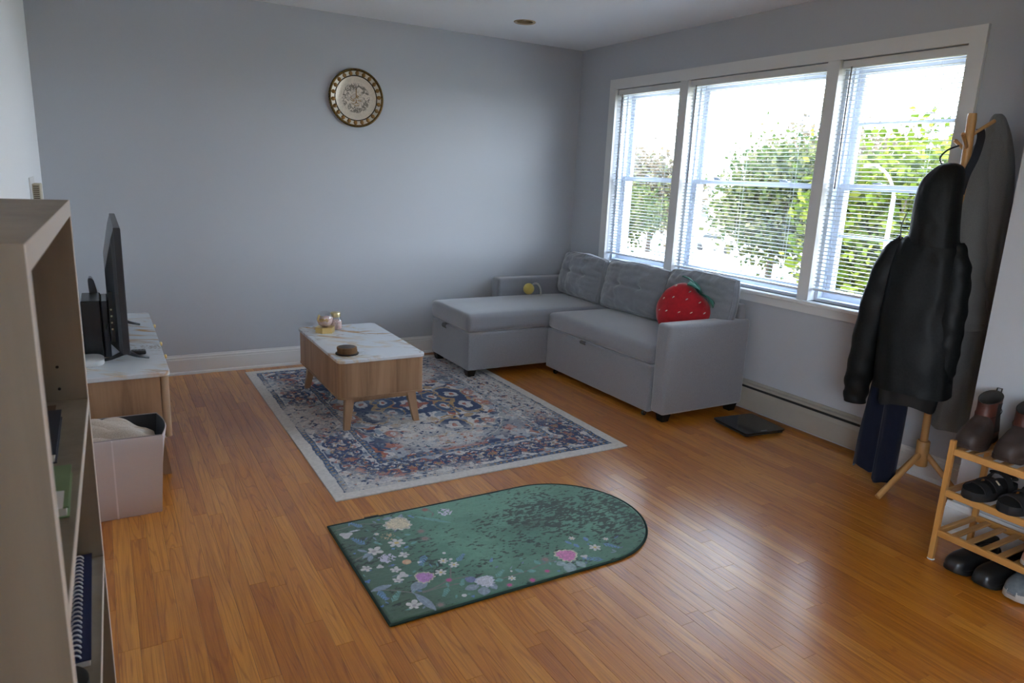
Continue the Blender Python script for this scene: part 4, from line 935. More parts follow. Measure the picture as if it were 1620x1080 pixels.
# ------------------------------------------------------------------ wall plate
pc = Vector((-1.922, -.0, 1.900))
pl = empty('wall_plate', (pc.x, 0, pc.z-.197), 'round engraved brass plate hanging on the back wall', 'plate')
def plate_silver():
    m, t, P = nodes('engraved_silver'); v_ = coords(t, (1,1,1))
    n = N(t, 'TexVoronoi', i_Scale=62.0, feature='DISTANCE_TO_EDGE'); nn = N(t, 'TexNoise', i_Scale=26.0, i_Detail=5.0, i_Distortion=1.5); t.links.new(v_, n.inputs['Vector']); t.links.new(v_, nn.inputs['Vector'])
    dv = N(t, 'VectorMath', operation='DISTANCE'); dv.inputs[1].default_value = (0, -.012, .197); t.links.new(v_, dv.inputs[0])
    band = ramp(t, [(.0, (.35,)*3), (.055, (.35,)*3), (.062, (.9,)*3), (.096, (.9,)*3), (.104, (.12,)*3), (.15, (.12,)*3)]); t.links.new(dv.outputs['Value'], band.inputs[0])
    ln = ramp(t, [(.42, (0,)*3), (.47, (1,)*3), (.53, (1,)*3), (.58, (0,)*3)]); t.links.new(nn.outputs[0], ln.inputs[0])
    mu = N(t, 'Math', operation='MULTIPLY'); t.links.new(band.outputs[0], mu.inputs[0]); t.links.new(ln.outputs[0], mu.inputs[1])
    mx = N(t, 'Mix', data_type='RGBA'); mx.inputs[6].default_value = (*srgb(222,210,194), 1); mx.inputs[7].default_value = (*srgb(104,96,84), 1); t.links.new(mu.outputs[0], mx.inputs[0])
    t.links.new(mx.outputs[2], P.inputs['Base Color']); P.inputs['Metallic'].default_value = .35; P.inputs['Roughness'].default_value = .34; bump(t, P, ln.outputs[0], .15, .001); return m
BRASS = mat('aged_brass', srgb(120,92,40), .35, .8, var=(90, srgb(66,48,24)), bmp=(220, .8)); DKBR = mat('dark_bronze', srgb(48,36,22), .45, .6)
MB().lathe([(.0, .006), (.10, .006), (.146, .008), (.150, .010)], pc, 72, 'y', False, False).build('centre_disc', plate_silver(), pl, True)
MB().lathe([(.147, .009), (.149, .013), (.153, .013), (.155, .010)], pc, 72, 'y', False, False).build('inner_ring', DKBR, pl, True)
MB().lathe([(.152, .010), (.170, .015), (.185, .019)], pc, 72, 'y', False, False).build('silver_band', mat('band_silver', srgb(206,198,184), .4, .35, bmp=(120, .3)), pl, True)
R = []; n = 132
m = MB()
for (r, h) in ((.181, .018), (.185, .025), (.192, .026), (.198, .020), (.195, .004), (.12, .001), (0.001, .001)):
    R.append([(pc.x+(r+(.0014*(1 if k % 2 else -1) if .186 < r < .196 else 0))*math.cos(2*PI*k/n), pc.y-h, pc.z+(r+(.0014*(1 if k % 2 else -1) if .186 < r < .196 else 0))*math.sin(2*PI*k/n)) for k in range(n)])
m.rings(R, False, True).build('rope_rim', BRASS, pl, True, 60)
MEDM = mat('brown_medallion', srgb(120,88,44), .4, .6, var=(60, srgb(150,112,60)))
for k in range(22):
    a = 2*PI*k/22+.1; cx_, cz_ = math.cos(a), math.sin(a); r0 = .1675; mm = MB(); vs_ = []
    for hgt, sc_ in ((.0135, 1.0), (.0165, .85), (.0172, .3)):
        vs_.append([(pc.x+cx_*(r0+.0168*sc_*math.cos(t))-cz_*.0140*sc_*math.sin(t), pc.y-hgt-.0015, pc.z+cz_*(r0+.0168*sc_*math.cos(t))+cx_*.0140*sc_*math.sin(t)) for t in [2*PI*j/16 for j in range(16)]])
    mm.rings(vs_, False, True).build('medallion', MEDM, pl, True)
INK = mat('gold_inlay', srgb(150,112,48), .4, .7)
# the calligraphy: a tall stroke, bowls and sweeps
CALL = [[(0,.062),(.001,.03),(0,-.004)], [(-.034,.012),(-.036,.000),(-.026,-.008),(-.012,-.006),(-.004,.004)], [(.004,.006),(.012,.004),(.018,.012),(.012,.018),(.006,.012),(.010,.002),(.020,-.002)],
        [(-.040,-.012),(-.028,-.018),(-.014,-.014),(-.016,-.022),(-.030,-.022)], [(-.034,-.030),(-.022,-.040),(-.006,-.036),(.004,-.026),(.010,-.036),(.020,-.032)], [(-.016,-.046),(-.002,-.052),(.014,-.048),(.028,-.040)],
        [(.010,-.012),(.022,-.016),(.034,-.014),(.036,-.022)], [(0,-.008),(.002,-.020),(-.004,-.030)], [(.026,.020),(.030,.026)], [(-.022,.018),(-.020,.021)], [(-.014,.018),(-.012,.021)]]
for st in CALL:
    MB().tube([(pc.x+a*1.0, pc.y-.0072, pc.z+b_) for a, b_ in catmull(st, 14)], [.0012+.0012*math.sin(PI*i/13) for i in range(14)], 6).build('inlay_stroke', INK, pl, True)

# ------------------------------------------------------------------ bathroom scale
sc = empty('bathroom_scale', (-.26, -2.36, 0), 'flat black glass bathroom scale on the floor beside the heater', 'scale')
M = Matrix.Translation((-.262, -2.362, 0)) @ Matrix.Rotation(math.radians(-7), 4, 'Z')
slab(MB(), rr_poly(-.150, .150, -.150, .150, .02), .017, .026, .002).xform(M).build('glass_plate', mat('black_glass', (.006,.008,.010), .12), sc, True, 30)
slab(MB(), rr_poly(-.143, .143, -.143, .143, .02), .006, .0169, .002).xform(M).build('under_tray', BLACKM, sc, True, 30)
for a in (-.115, .115):
    for b_ in (-.115, .115): MB().lathe([(.016, 0), (.018, .007)], (a, b_, 0), 16).xform(M).build('foot', BLACK, sc)
MB().box(-.022, .022, -.132, -.127, .0261, .0264).xform(M).build('logo_mark', mat('grey_print', (.35,.37,.38), .6), sc)
# ------------------------------------------------------------------ coat stand
cr = empty('coat_stand', (-.215, -3.365, 0), 'wooden coat stand with three slanted legs in the corner by the window', 'coat stand')
pb, pt = Vector((-.215, -3.365, .15)), Vector((-.250, -3.328, 1.762))
MB().tube([pb, pb.lerp(pt, .12), pb.lerp(pt, .14), pb.lerp(pt, .5), pb.lerp(pt, .985), pt], [.017, .017, .0165, .0175, .019, .017], 16).build('pole', BEECH, cr, True, 40)
MB().tube([(-.215, -3.365, .140), (-.215, -3.365, .144), (-.2175, -3.362, .262), (-.2176, -3.362, .266)], [.026, .029, .029, .026], 20).build('collar', BEECH, cr, True, 40)
for a in (174, 174+120, 174-120):
    d = Vector((math.cos(math.radians(a)), math.sin(math.radians(a)), 0)); L = .265 if a == 174 else .20
    q0 = Vector((-.215, -3.365, .205))+d*.012; q1 = Vector((-.215, -3.365, .013))+d*L
    MB().tube([q0, q0.lerp(q1, .5), q1], [.0135, .0135, .0135], 12).build('leg', BEECH, cr, True, 40)
ax = (pt-pb).normalized()
PEGS = [(.905, 190, .10), (.94, -35, .112), (.90, 80, .08), (.86, 20, .07)]
for f, a, L in PEGS:
    q0 = pb.lerp(pt, f); d = Vector((math.cos(math.radians(a))*.8, math.sin(math.radians(a))*.8, .6))
    MB().tube([q0, q0+d*L*.6, q0+d*L], [.008, .008, .0085], 10).ball(q0+d*L, .009, 10, 8).build('peg', BEECH, cr, True)

def garment(name, mt, parent, rings, ang, seed, nf=7, n=64, rows=56, lining=None, hem=.012, wav=0.0):
    """loft of hanging cloth: rings (z, cx, cy, half width, half depth, fold)"""
    e1 = Vector((math.cos(ang), math.sin(ang), 0)); e2 = Vector((-math.sin(ang), math.cos(ang), 0)); R = []
    rr = catmull(rings, rows)
    for i, (z, cx_, cy_, w_, d_, fo) in enumerate(rr):
        ring = []
        for k in range(n):
            t = 2*PI*k/n
            fold = fo*(math.sin(nf*t+seed+z*2.2)+.6*math.sin((nf*2+1)*t+seed*2-z*3.1)) + fo*1.4*(float(vnoise(t*3+seed*7, z*7, seed))-.5)
            c_, s_ = math.cos(t), math.sin(t); p = 2.6
            u = math.copysign(abs(c_)**(2/p), c_); v_ = math.copysign(abs(s_)**(2/p), s_)
            crump = .010*(float(fbm(t*4+seed, z*16+seed, 2, seed))-.5)*min(1, i/6)
            q = Vector((cx_, cy_, z))+e1*u*(w_*(1+fold*.25))+e2*v_*(d_*(1+fold)+crump)
            q.z += wav*math.sin(3*t+seed)*(i/(rows-1))**4
            ring.append(q)
        R.append(ring)
    m = MB().rings(R, True, False)
    cen = lambda ring: sum((q for q in ring), Vector())/len(ring)
    last = R[-1]; c_ = cen(last); up1 = [c_+(q-c_)*.95+Vector((0,0,.004)) for q in last]; up2 = [c_+(q-c_)*.9+Vector((0,0,.06)) for q in last]
    m.rings([last, up1, up2], False, True)
    return m.build(name, mt, parent, True)
JK = fabric('black_jacket_shell', srgb(13,15,16), srgb(21,23,24), 120, rough=.5, strength=.12, sheen=0)
jk = empty('black_jacket', (-.36, -3.30, .43), 'black hooded jacket hanging at the front of the coat stand', 'jacket')
ja = math.radians(-72)
garment('hood', JK, jk, [(1.548, -.345, -3.330, .022, .03, 0), (1.53, -.35, -3.328, .052, .055, .02), (1.47, -.36, -3.314, .080, .085, .025), (1.38, -.365, -3.312, .090, .09, .03), (1.28, -.365, -3.318, .094, .092, .03), (1.19, -.36, -3.322, .100, .088, .03)], ja, 3, 3)
garment('body', JK, jk, [(1.245, -.345, -3.310, .06, .05, .0), (1.215, -.35, -3.303, .112, .085, .015), (1.10, -.355, -3.300, .138, .10, .025), (.90, -.36, -3.303, .150, .105, .035), (.70, -.36, -3.323, .158, .11, .045), (.525, -.36, -3.338, .160, .112, .05)], ja, 1, 4, wav=.006)
garment('inner_layer', mat('black_lining', (.008,.009,.010), .6), jk, [(.70, -.335, -3.33, .12, .07, .03), (.55, -.335, -3.32, .125, .072, .05), (.445, -.335, -3.315, .118, .066, .06)], ja, 6, 4, rows=24, wav=.012)
def sleeve(name, mt, parent, pts, rad, n=28, seed=1, sq=.75):
    pts = catmull([(*p, r) for p, r in zip(pts, rad)], 44); m = MB(); R = []
    for i, (x, y, z, r) in enumerate(pts):
        a = pts[max(i-1, 0)]; b_ = pts[min(i+1, len(pts)-1)]; d = (Vector(b_[:3])-Vector(a[:3])).normalized()
        e1 = d.cross(Vector((-.7, -.6, 0))).normalized(); e2 = e1.cross(d).normalized(); ring = []
        for k in range(n):
            t = 2*PI*k/n; w_ = 1+.10*(float(vnoise(t*1.6+seed, i*.55, seed))-.5)+.05*math.sin(i*1.1+2*math.cos(t))
            ring.append(Vector((x, y, z))+(e1*math.cos(t)+e2*math.sin(t)*sq)*r*w_)
        R.append(ring)
    c_ = Vector(pts[-1][:3]); R2 = [R[-1], [c_+(q-c_)*.86+Vector((0,0,.004)) for q in R[-1]], [c_+(q-c_)*.8+Vector((0,0,.05)) for q in R[-1]]]
    m.rings(R, True, False).rings(R2, False, True); return m.build(name, mt, parent, True)
sleeve('sleeve', JK, jk, [(-.375, -3.215, 1.205), (-.405, -3.170, 1.10), (-.420, -3.140, .90), (-.415, -3.115, .66), (-.405, -3.100, .50), (-.400, -3.095, .405)], [.045, .062, .066, .062, .058, .050], seed=4)
sleeve('sleeve', JK, jk, [(-.335, -3.400, 1.205), (-.340, -3.440, 1.08), (-.350, -3.455, .90), (-.350, -3.460, .72), (-.350, -3.455, .60)], [.04, .050, .052, .050, .044], seed=9)
MB().tube(catmull([(-.452, -3.235, 1.33), (-.458, -3.222, 1.27), (-.452, -3.226, 1.215)], 10), .003, 6).build('zip_edge', mat('zip_grey', (.16,.18,.20), .4), jk, True)
NAVY = fabric('navy_cloth', srgb(15,19,35), srgb(21,26,45), 500)
nv_ = empty('navy_trousers', (-.31, -3.22, .03), 'navy blue trousers hanging below the black jacket', 'trousers')
garment('trouser_leg', NAVY, nv_, [(.62, -.33, -3.185, .045, .025, .0), (.45, -.33, -3.180, .050, .028, .05), (.25, -.335, -3.172, .056, .030, .08), (.075, -.335, -3.168, .058, .030, .08)], ja, 2, 3, n=40, rows=30, wav=.012)
garment('trouser_leg', NAVY, nv_, [(.62, -.325, -3.255, .045, .025, .0), (.45, -.325, -3.262, .050, .028, .05), (.25, -.325, -3.262, .050, .030, .07), (.035, -.33, -3.262, .050, .028, .08)], ja, 5, 3, n=40, rows=30, wav=.010)
GREY = fabric('grey_wool', srgb(104,103,101), srgb(122,121,118), 600, strength=.15)
gk = empty('grey_coat', (-.13, -3.41, .33), 'long grey coat hanging at the back of the coat stand next to the wall', 'coat')
ga = math.radians(-78)
garment('coat_body', GREY, gk, [(1.768, -.118, -3.366, .014, .012, 0), (1.745, -.118, -3.370, .030, .022, .01), (1.65, -.118, -3.384, .056, .042, .02), (1.50, -.118, -3.404, .070, .055, .03), (1.25, -.115, -3.418, .076, .06, .05), (.90, -.115, -3.435, .080, .062, .08), (.60, -.115, -3.432, .086, .064, .10), (.335, -.115, -3.430, .090, .066, .12)], ga, 4, 4, wav=.006)
sleeve('coat_sleeve', GREY, gk, [(-.138, -3.368, 1.715), (-.165, -3.358, 1.60), (-.185, -3.360, 1.45), (-.200, -3.380, 1.25), (-.205, -3.412, 1.05), (-.205, -3.455, .90), (-.205, -3.470, .825)], [.022, .046, .066, .076, .074, .062, .056], seed=12, sq=.6)
MB().tube(catmull([(-.150, -3.372, 1.70), (-.185, -3.330, 1.60), (-.215, -3.318, 1.50), (-.215, -3.330, 1.40)], 16), [.012+.010*math.sin(PI*i/15) for i in range(16)], 10).build('collar_fold', GREY, gk, True)
bgs = empty('bag_strap', (-.27, -3.34, 1.5), 'black strap looped over the top of the coat stand', 'strap')
def ribbon(pts, w_, mt, name, parent, nrm=(-.7, -.7, 0)):
    pts = catmull(pts, 24); m = MB(); R = []; nn = Vector(nrm).normalized()
    for i, p in enumerate(pts):
        d = (Vector(pts[min(i+1, 23)])-Vector(pts[max(i-1, 0)])).normalized(); s_ = d.cross(nn).normalized()*w_; k = nn*.0012
        R.append([Vector(p)-s_-k, Vector(p)+s_-k, Vector(p)+s_+k, Vector(p)-s_+k])
    m.rings(R).build(name, mt, parent, True, 40)
ribbon([(-.215, -3.352, 1.70), (-.225, -3.368, 1.66), (-.255, -3.375, 1.58), (-.29, -3.370, 1.50), (-.30, -3.365, 1.42)], .016, mat('black_webbing', srgb(18,22,32), .8), 'strap_band', bgs)
ribbon([(-.290, -3.318, 1.625), (-.315, -3.285, 1.605), (-.330, -3.268, 1.57), (-.318, -3.285, 1.535), (-.300, -3.310, 1.53)], .0035, bpy.data.materials['black_webbing'], 'hanging_loop', bgs)

# ------------------------------------------------------------------ bamboo shoe rack
sr = empty('shoe_rack', (-.645, -4.11, 0), 'bamboo shoe rack with three slatted shelves by the right wall', 'shoe rack')
kx0, kx1, ky0, ky1 = -.800, -.500, -4.46, -3.762
for x in (kx0, kx1-.02):
    for y in (ky0, ky1-.02):
        p_ = MB().rbox(x, x+.02, y, y+.02, .004, .503, .002, 1).build('post', BAMBOO, sr)
        MB().lathe([(.012, 0), (.014, .002), (.012, .0045)], (x+.01, y+.01, 0), 16).build('foot_pad', mat('white_felt', (.7,.7,.7), .9), p_)
BAMX = wood('bamboo_rail', srgb(176,122,62), srgb(200,146,80), srgb(210,158,92), 'y', .4, .7); BAMS = wood('bamboo_slat', srgb(168,120,66), srgb(196,146,86), srgb(206,156,96), 'x', .4, .7)
first = None
for z in (.462, .292, .122):
    for x in (kx0+.002, kx1-.018): MB().rbox(x, x+.016, ky0+.02, ky1-.02, z-.016, z+.010, .002, 1).build('rail', BAMX, sr)
    for y in (ky0+.003, ky1-.019): MB().rbox(kx0+.02, kx1-.02, y, y+.016, z-.016, z+.006, .002, 1).build('cross_rail', BAMS, sr)
    for k in range(11):
        y = ky1-.068-k*.056
        if first is None: first = MB().rbox(kx0+.018, kx1-.018, y-.012, y+.012, z-.004, z+.005, .0015, 1).build('slat', BAMS, sr); f0 = (y, z)
        else: s_ = first.copy(); COL.objects.link(s_); s_.parent = sr; s_.location = (0, y-f0[0], z-f0[1])

def shoe(name, label, cat, group, cx_, cy_, z0, L, Wd, up, so_m, style, rot=0, soleh=.022):
    """toe toward -x; cx_ is the toe tip"""
    e = empty(name, (cx_+L/2, cy_, z0), label, cat, group); T = Matrix.Translation((cx_, cy_, z0)) @ Matrix.Rotation(rot, 4, 'Z')
    S = [0, .03, .09, .2, .34, .5, .66, .8, .92, .98, 1]; Wf = [.30, .56, .80, .97, 1, .88, .77, .78, .74, .56, .34]
    lead = [0, .004, .006, .002, 0, 0, 0, 0, 0, 0, 0]
    def outline(s, w_, z): return [(s*L, w_*Wd/2, z), (s*L, -w_*Wd/2, z)]
    poly = [(s*L, f*Wd/2) for s, f in catmull(list(zip(S, Wf)), 40)]; poly = poly+[(x, -y) for x, y in reversed(poly)]
    m = MB(); R = []
    for dz, g in ((0, .94), (.004, 1.0), (soleh*.7, 1.0), (soleh, .97)):
        R.append([(L/2+(x-L/2)*(1-(1-g)*.35), y*g, dz+(.010*max(0, 1-x/(L*.14)) if style != 'slab' else 0)) for x, y in poly])
    m.rings(R).xform(T).build('sole', so_m, e, True, 40)
    Hs = {'boot': [.026,.044,.058,.066,.076,.098,.100,.095,.09,.08,.06], 'loafer': [.016,.034,.046,.052,.056,.060,.052,.052,.052,.048,.035],
          'sneaker': [.018,.036,.048,.056,.066,.076,.064,.062,.064,.060,.045], 'slab': [.01]*11}[style]
    if style != 'slab':
        R = []
        for s, f, h in catmull(list(zip(S, Wf, Hs)), 34):
            hw = f*Wd/2*.97; ring = []
            for k in range(21):
                t = PI*k/20; ring.append((s*L, hw*math.copysign(abs(math.cos(t))**.75, math.cos(t)), soleh*.8+(h)*abs(math.sin(t))**.72))
            R.append(ring)
        MB().rings(R, True, True).xform(T).build('vamp', up, e, True)
        zt = {'boot': .185, 'loafer': .088, 'sneaker': .098}[style]; za = soleh
        prof = {'boot': [(.035, .73, .30, .42), (.085, .725, .27, .39), (.12, .73, .235, .36), (.15, .735, .225, .355), (.178, .74, .235, .37)],
                'loafer': [(.02, .72, .275, .40), (.05, .715, .275, .385), (.075, .71, .27, .35), (.088, .71, .265, .33)],
                'sneaker': [(.02, .72, .275, .40), (.05, .70, .28, .39), (.08, .69, .28, .35), (.098, .69, .275, .33)]}[style]
        R = []
        for z, c_, a, b_ in catmull(prof, 14):
            R.append([((c_+a*math.cos(t))*L, b_*Wd*math.sin(t), z+(.018 if style == 'boot' else .012)*math.cos(t)*(z/zt)**3-(.010*math.sin(t)**2*(z/zt)**4 if style != 'boot' else 0)) for t in [2*PI*k/32 for k in range(32)]])
        top = R[-1]; cc = (sum(p[0] for p in top)/32, 0)
        inn = [[(cc[0]+(p[0]-cc[0])*g, p[1]*g, p[2]-dz) for p in top] for g, dz in ((.96, -.002), (.90, .001), (.84, .03), (.80, zt*.45))]
        MB().rings(R, False, False).xform(T).build('shaft', BOOT if style == 'boot' else up, e, True)
        MB().rings([top]+inn, False, True).xform(T).build('lining', mat(name+'_lining', (.03,.025,.022), .9) if name+'_lining' not in bpy.data.materials else bpy.data.materials[name+'_lining'], e, True)
    return e, T
BOOT = mat('red_brown_leather', srgb(92,40,26), .5, var=(22, srgb(58,28,20)), bmp=(120, .15)); BOOTV = mat('worn_grey_brown_leather', srgb(60,44,37), .55, var=(16, srgb(42,29,24)), bmp=(120, .15)); BSOLE = mat('brown_rubber_sole', srgb(58,44,38), .7)
for y, lab in ((-3.812, 'brown leather ankle boot at the far end of the rack top'), (-3.948, 'brown leather ankle boot nearer the frame edge on the rack top')):
    e, T = shoe('ankle_boot', lab, 'boot', 'brown boots on the rack top', -.788, y, .4725, .275, .106, BOOTV, BSOLE, 'boot', math.radians(10))
    MB().tube([T @ Vector(p) for p in ((.285, -.008, .175), (.296, -.008, .20), (.296, .008, .20), (.285, .008, .175))], .003, 6).build('pull_loop', BLACKM, e, True)
    gr_ = []
    for z in np.linspace(.05, .165, 7):
        c0, a_, b0 = [float(np.interp(z, [.035, .085, .12, .15, .178], q_)) for q_ in ([.73, .725, .73, .735, .74], [.30, .27, .235, .225, .235], [.42, .39, .36, .355, .37])]
        gr_.append([T @ Vector(((c0+(a_*1.02)*math.cos(t))*.275, (b0*1.03)*.106*math.sin(t), z)) for t in np.linspace(-PI/2-.42, -PI/2+.42, 8)])
    MB().rings(gr_, False, False, False).build('elastic_gore', BLACKM, e, True)
    MB().tube([T @ Vector((.208+.073*math.cos(t), .040*math.sin(t), .118+.012*math.cos(t))) for t in np.linspace(0, 2*PI, 25)], .0016, 5, False).build('stitching', mat('dark_stitch', srgb(30,20,16), .8), e, True)
BLK = mat('black_leather', (.010,.010,.011), .28, bmp=(140, .1)); BSO = mat('black_rubber', (.012,.012,.012), .6)
SAND = mat('black_sandal', (.011,.011,.012), .75)
for y, lab in ((-3.868, 'black strap sandal at the far end of the middle rack shelf'), (-3.992, 'black strap sandal next to the frame edge on the middle rack shelf')):
    e, T = shoe('strap_sandal', lab, 'sandal', 'black sandals on the rack', -.812, y, .3025, .27, .100, SAND, SAND, 'slab', math.radians(-4), .034)
    for s, h, w_ in ((.055, .034, .020), (.120, .040, .020), (.190, .052, .016)):
        R = []
        for k in range(13):
            t = PI*k/12; p = Vector((s+.01*math.cos(t), .047*math.cos(t), .024+h*math.sin(t)))
            nrm = Vector((0, math.cos(t), math.sin(t))); R.append([T @ (p+Vector((-w_, 0, 0))), T @ (p+Vector((w_, 0, 0))), T @ (p+Vector((w_, 0, 0))+nrm*.004), T @ (p+Vector((-w_, 0, 0))+nrm*.004)])
        MB().rings(R).build('strap', SAND, e, True, 50)
    MB().tube([T @ Vector((.205+.055*math.cos(t), .042*math.sin(t), .066-.012*math.cos(t))) for t in np.linspace(-1.7, 1.7, 16)], .006, 8).build('heel_strap', SAND, e, True)
    MB().rbox(-.004, .004, -.010, .010, 0, .003, .001, 1).xform(T @ Matrix.Translation((.120, -.030, .060)) @ Matrix.Rotation(.7, 4, 'X')).build('buckle', mat('pale_buckle', (.6,.5,.35), .4), e)
for y, lab in ((-3.868, 'black leather slip-on shoe on the floor under the far end of the rack'), (-3.972, 'black leather slip-on shoe between its pair and the grey sneaker')):
    shoe('leather_shoe', lab, 'shoe', 'black leather shoes under the rack', -.835, y, 0, .285, .100, BLK, BSO, 'loafer', math.radians(-4))
SNK = mat('grey_mesh', srgb(92,100,106), .9, var=(60, srgb(110,118,122)), bmp=(500, .5)); WSO = mat('off_white_sole', srgb(190,184,174), .6)
e, T = shoe('grey_sneaker', 'grey mesh sneaker with thick off-white sole on the floor', 'sneaker', None, -.828, -4.078, 0, .285, .104, SNK, WSO, 'sneaker', math.radians(-4), .034)
for k in range(4): MB().tube([T @ Vector((.095+k*.018, -.022, .078+k*.008)), T @ Vector((.095+k*.018, 0, .090+k*.009)), T @ Vector((.095+k*.018, .022, .078+k*.008))], .003, 6).build('lace', mat('blue_lace', srgb(120,150,170), .8) if k == 0 else bpy.data.materials['blue_lace'], e, True)
PK = mat('pink_suede', srgb(196,150,130), .9, bmp=(300, .2))
shoe('pink_shoe', 'pale pink suede shoe on the lowest rack shelf', 'shoe', None, -.805, -4.100, .1325, .255, .092, PK, WSO, 'loafer', math.radians(-2))

# ------------------------------------------------------------------ outdoors
GZ = -3.4
def ground_mat():
    m, t, P = nodes('dry_grass_ground'); n = N(t, 'TexNoise', i_Scale=.35, i_Detail=6.0); t.links.new(coords(t), n.inputs['Vector'])
    r = ramp(t, [(.40, srgb(92,98,66)), (.50, srgb(146,134,108)), (.62, srgb(160,148,122))]); t.links.new(n.outputs[0], r.inputs[0]); t.links.new(r.outputs[0], P.inputs['Base Color']); P.inputs['Roughness'].default_value = .95; return m
MB().add([(-260, -260, GZ), (260, -260, GZ), (260, 260, GZ), (-260, 260, GZ)], [(0, 1, 2, 3)]).build('ground', ground_mat(), kind='structure')
PAVE = mat('pale_pavement', (.55,.53,.50), .9, var=(.4, (.60,.58,.55)))
MB().box(27, 44, -30, 90, GZ-.2, GZ+.03).build('pavement', PAVE, kind='structure')
def leaf_mat(name, c1, c2, c3):
    c1, c2, c3 = [tuple(v*.52 for v in c) for c in (c1, c2, c3)]
    m = bpy.data.materials.new(name); m.use_nodes = True; t = m.node_tree; t.nodes.clear(); o_ = N(t, 'OutputMaterial')
    gi = N(t, 'NewGeometry'); r = ramp(t, [(0, c1), (.5, c2), (1, c3)]); t.links.new(gi.outputs['Random Per Island'], r.inputs[0])
    d = N(t, 'BsdfDiffuse'); tr_ = N(t, 'BsdfTranslucent'); mx = N(t, 'MixShader'); mx.inputs[0].default_value = .35
    t.links.new(r.outputs[0], d.inputs[0]); t.links.new(r.outputs[0], tr_.inputs[0]); t.links.new(d.outputs[0], mx.inputs[1]); t.links.new(tr_.outputs[0], mx.inputs[2]); t.links.new(mx.outputs[0], o_.inputs[0]); return m
BARK = mat('tree_bark', srgb(84,70,58), .9, var=(8, srgb(60,50,42)))
def foliage(name, mt, parent, c, rad, nclump, per, size, seed, spread=.22):
    rs = np.random.RandomState(seed); base = BASE[parent]
    u = rs.normal(size=(nclump, 3)); u /= np.linalg.norm(u, axis=1, keepdims=True); cl = u*rs.uniform(.25, 1, (nclump, 1))**.5*np.array(rad)*.85
    n = nclump*per; cen = np.repeat(cl, per, 0)+rs.normal(size=(n, 3))*np.array(rad)*spread+np.array(c)
    a = rs.normal(size=(n, 3)); a /= np.linalg.norm(a, axis=1, keepdims=True); b = rs.normal(size=(n, 3)); b -= (a*b).sum(1, keepdims=True)*a; b /= np.linalg.norm(b, axis=1, keepdims=True)
    s = size*rs.uniform(.6, 1.3, (n, 1)); a = a*s; b = b*s*.7
    V = np.stack([cen-a, cen+b, cen+a, cen-b], 1).reshape(-1, 3)-np.array(base); Q = np.arange(n*4, dtype=np.int32)
    me = bpy.data.meshes.new(name); me.vertices.add(n*4); me.vertices.foreach_set('co', V.ravel()); me.loops.add(n*4); me.loops.foreach_set('vertex_index', Q); me.polygons.add(n)
    me.polygons.foreach_set('loop_start', np.arange(0, n*4, 4, dtype=np.int32)); me.materials.append(mt); me.update(calc_edges=True)
    ob = bpy.data.objects.new(name, me); COL.objects.link(ob); ob.parent = parent; BASE[ob] = base; return ob
def tree(label, x, y, c, rad, mt, seed, nclump=60, per=70, size=.12, group='trees outside the windows', tr_r=.16):
    e = empty('tree', (x, y, GZ), label, 'tree', group)
    m = MB().tube([(x, y, GZ), (x+.05, y, GZ+1), (c[0], c[1], c[2]-rad[2]*.3), (c[0], c[1], c[2]+rad[2]*.4)], [tr_r*1.2, tr_r, tr_r*.7, tr_r*.2], 10)
    rs = random.Random(seed)
    for k in range(6):
        a = rs.uniform(0, 6.28); h = c[2]-rad[2]*rs.uniform(.0, .7)
        m.tube([(c[0], c[1], h-.3), (c[0]+rad[0]*.4*math.cos(a), c[1]+rad[1]*.4*math.sin(a), h+rad[2]*.25), (c[0]+rad[0]*.75*math.cos(a), c[1]+rad[1]*.75*math.sin(a), h+rad[2]*.6)], [tr_r*.45, tr_r*.3, tr_r*.1], 7)
    m.build('trunk', BARK, e, True)
    foliage('crown', mt, e, c, rad, nclump, per, size, seed); return e
YG = leaf_mat('yellow_green_leaves', srgb(70,92,30), srgb(112,128,42), srgb(160,164,70))
OL = leaf_mat('olive_leaves', srgb(66,84,46), srgb(100,112,62), srgb(146,142,96))
BRN = leaf_mat('pale_brown_leaves', srgb(110,100,84), srgb(140,122,98), srgb(120,124,86))
DG = leaf_mat('dark_green_leaves', srgb(40,62,40), srgb(58,82,52), srgb(84,104,70))
tree('large yellow-green leafy tree outside the right window', 15.5, 6.9, (15.5, 6.8, -.2), (2.6, 2.2, 3.0), YG, 3, 110, 110, .14)
tree('leafy green tree low behind the street lamp', 21, 6.2, (21, 6.0, -1.2), (2.4, 2.4, 2.6), YG, 4, 60, 70, .13)
tree('olive tree with tall brownish top outside the middle window', 24, 17.9, (24, 17.6, .7), (2.8, 2.9, 2.7), OL, 5, 100, 100, .16)
tree('sparse brown-topped tree behind the olive tree', 46, 31.3, (46, 31.2, 3.2), (4.4, 7.0, 3.4), BRN, 6, 80, 80, .20, tr_r=.3)
tree('green tree seen at the right edge of the middle window', 23, 12.9, (23, 12.9, .4), (2.2, 1.9, 2.3), OL, 7, 80, 90, .16)
tree('brownish tree outside the narrow left window', 30, 33.6, (30, 33.6, .9), (3.2, 3.6, 2.7), BRN, 9, 80, 80, .18)
tree('green tree low in the narrow left window', 22, 27, (22, 27, -.4), (2.6, 3.0, 2.0), OL, 10, 60, 60, .14)
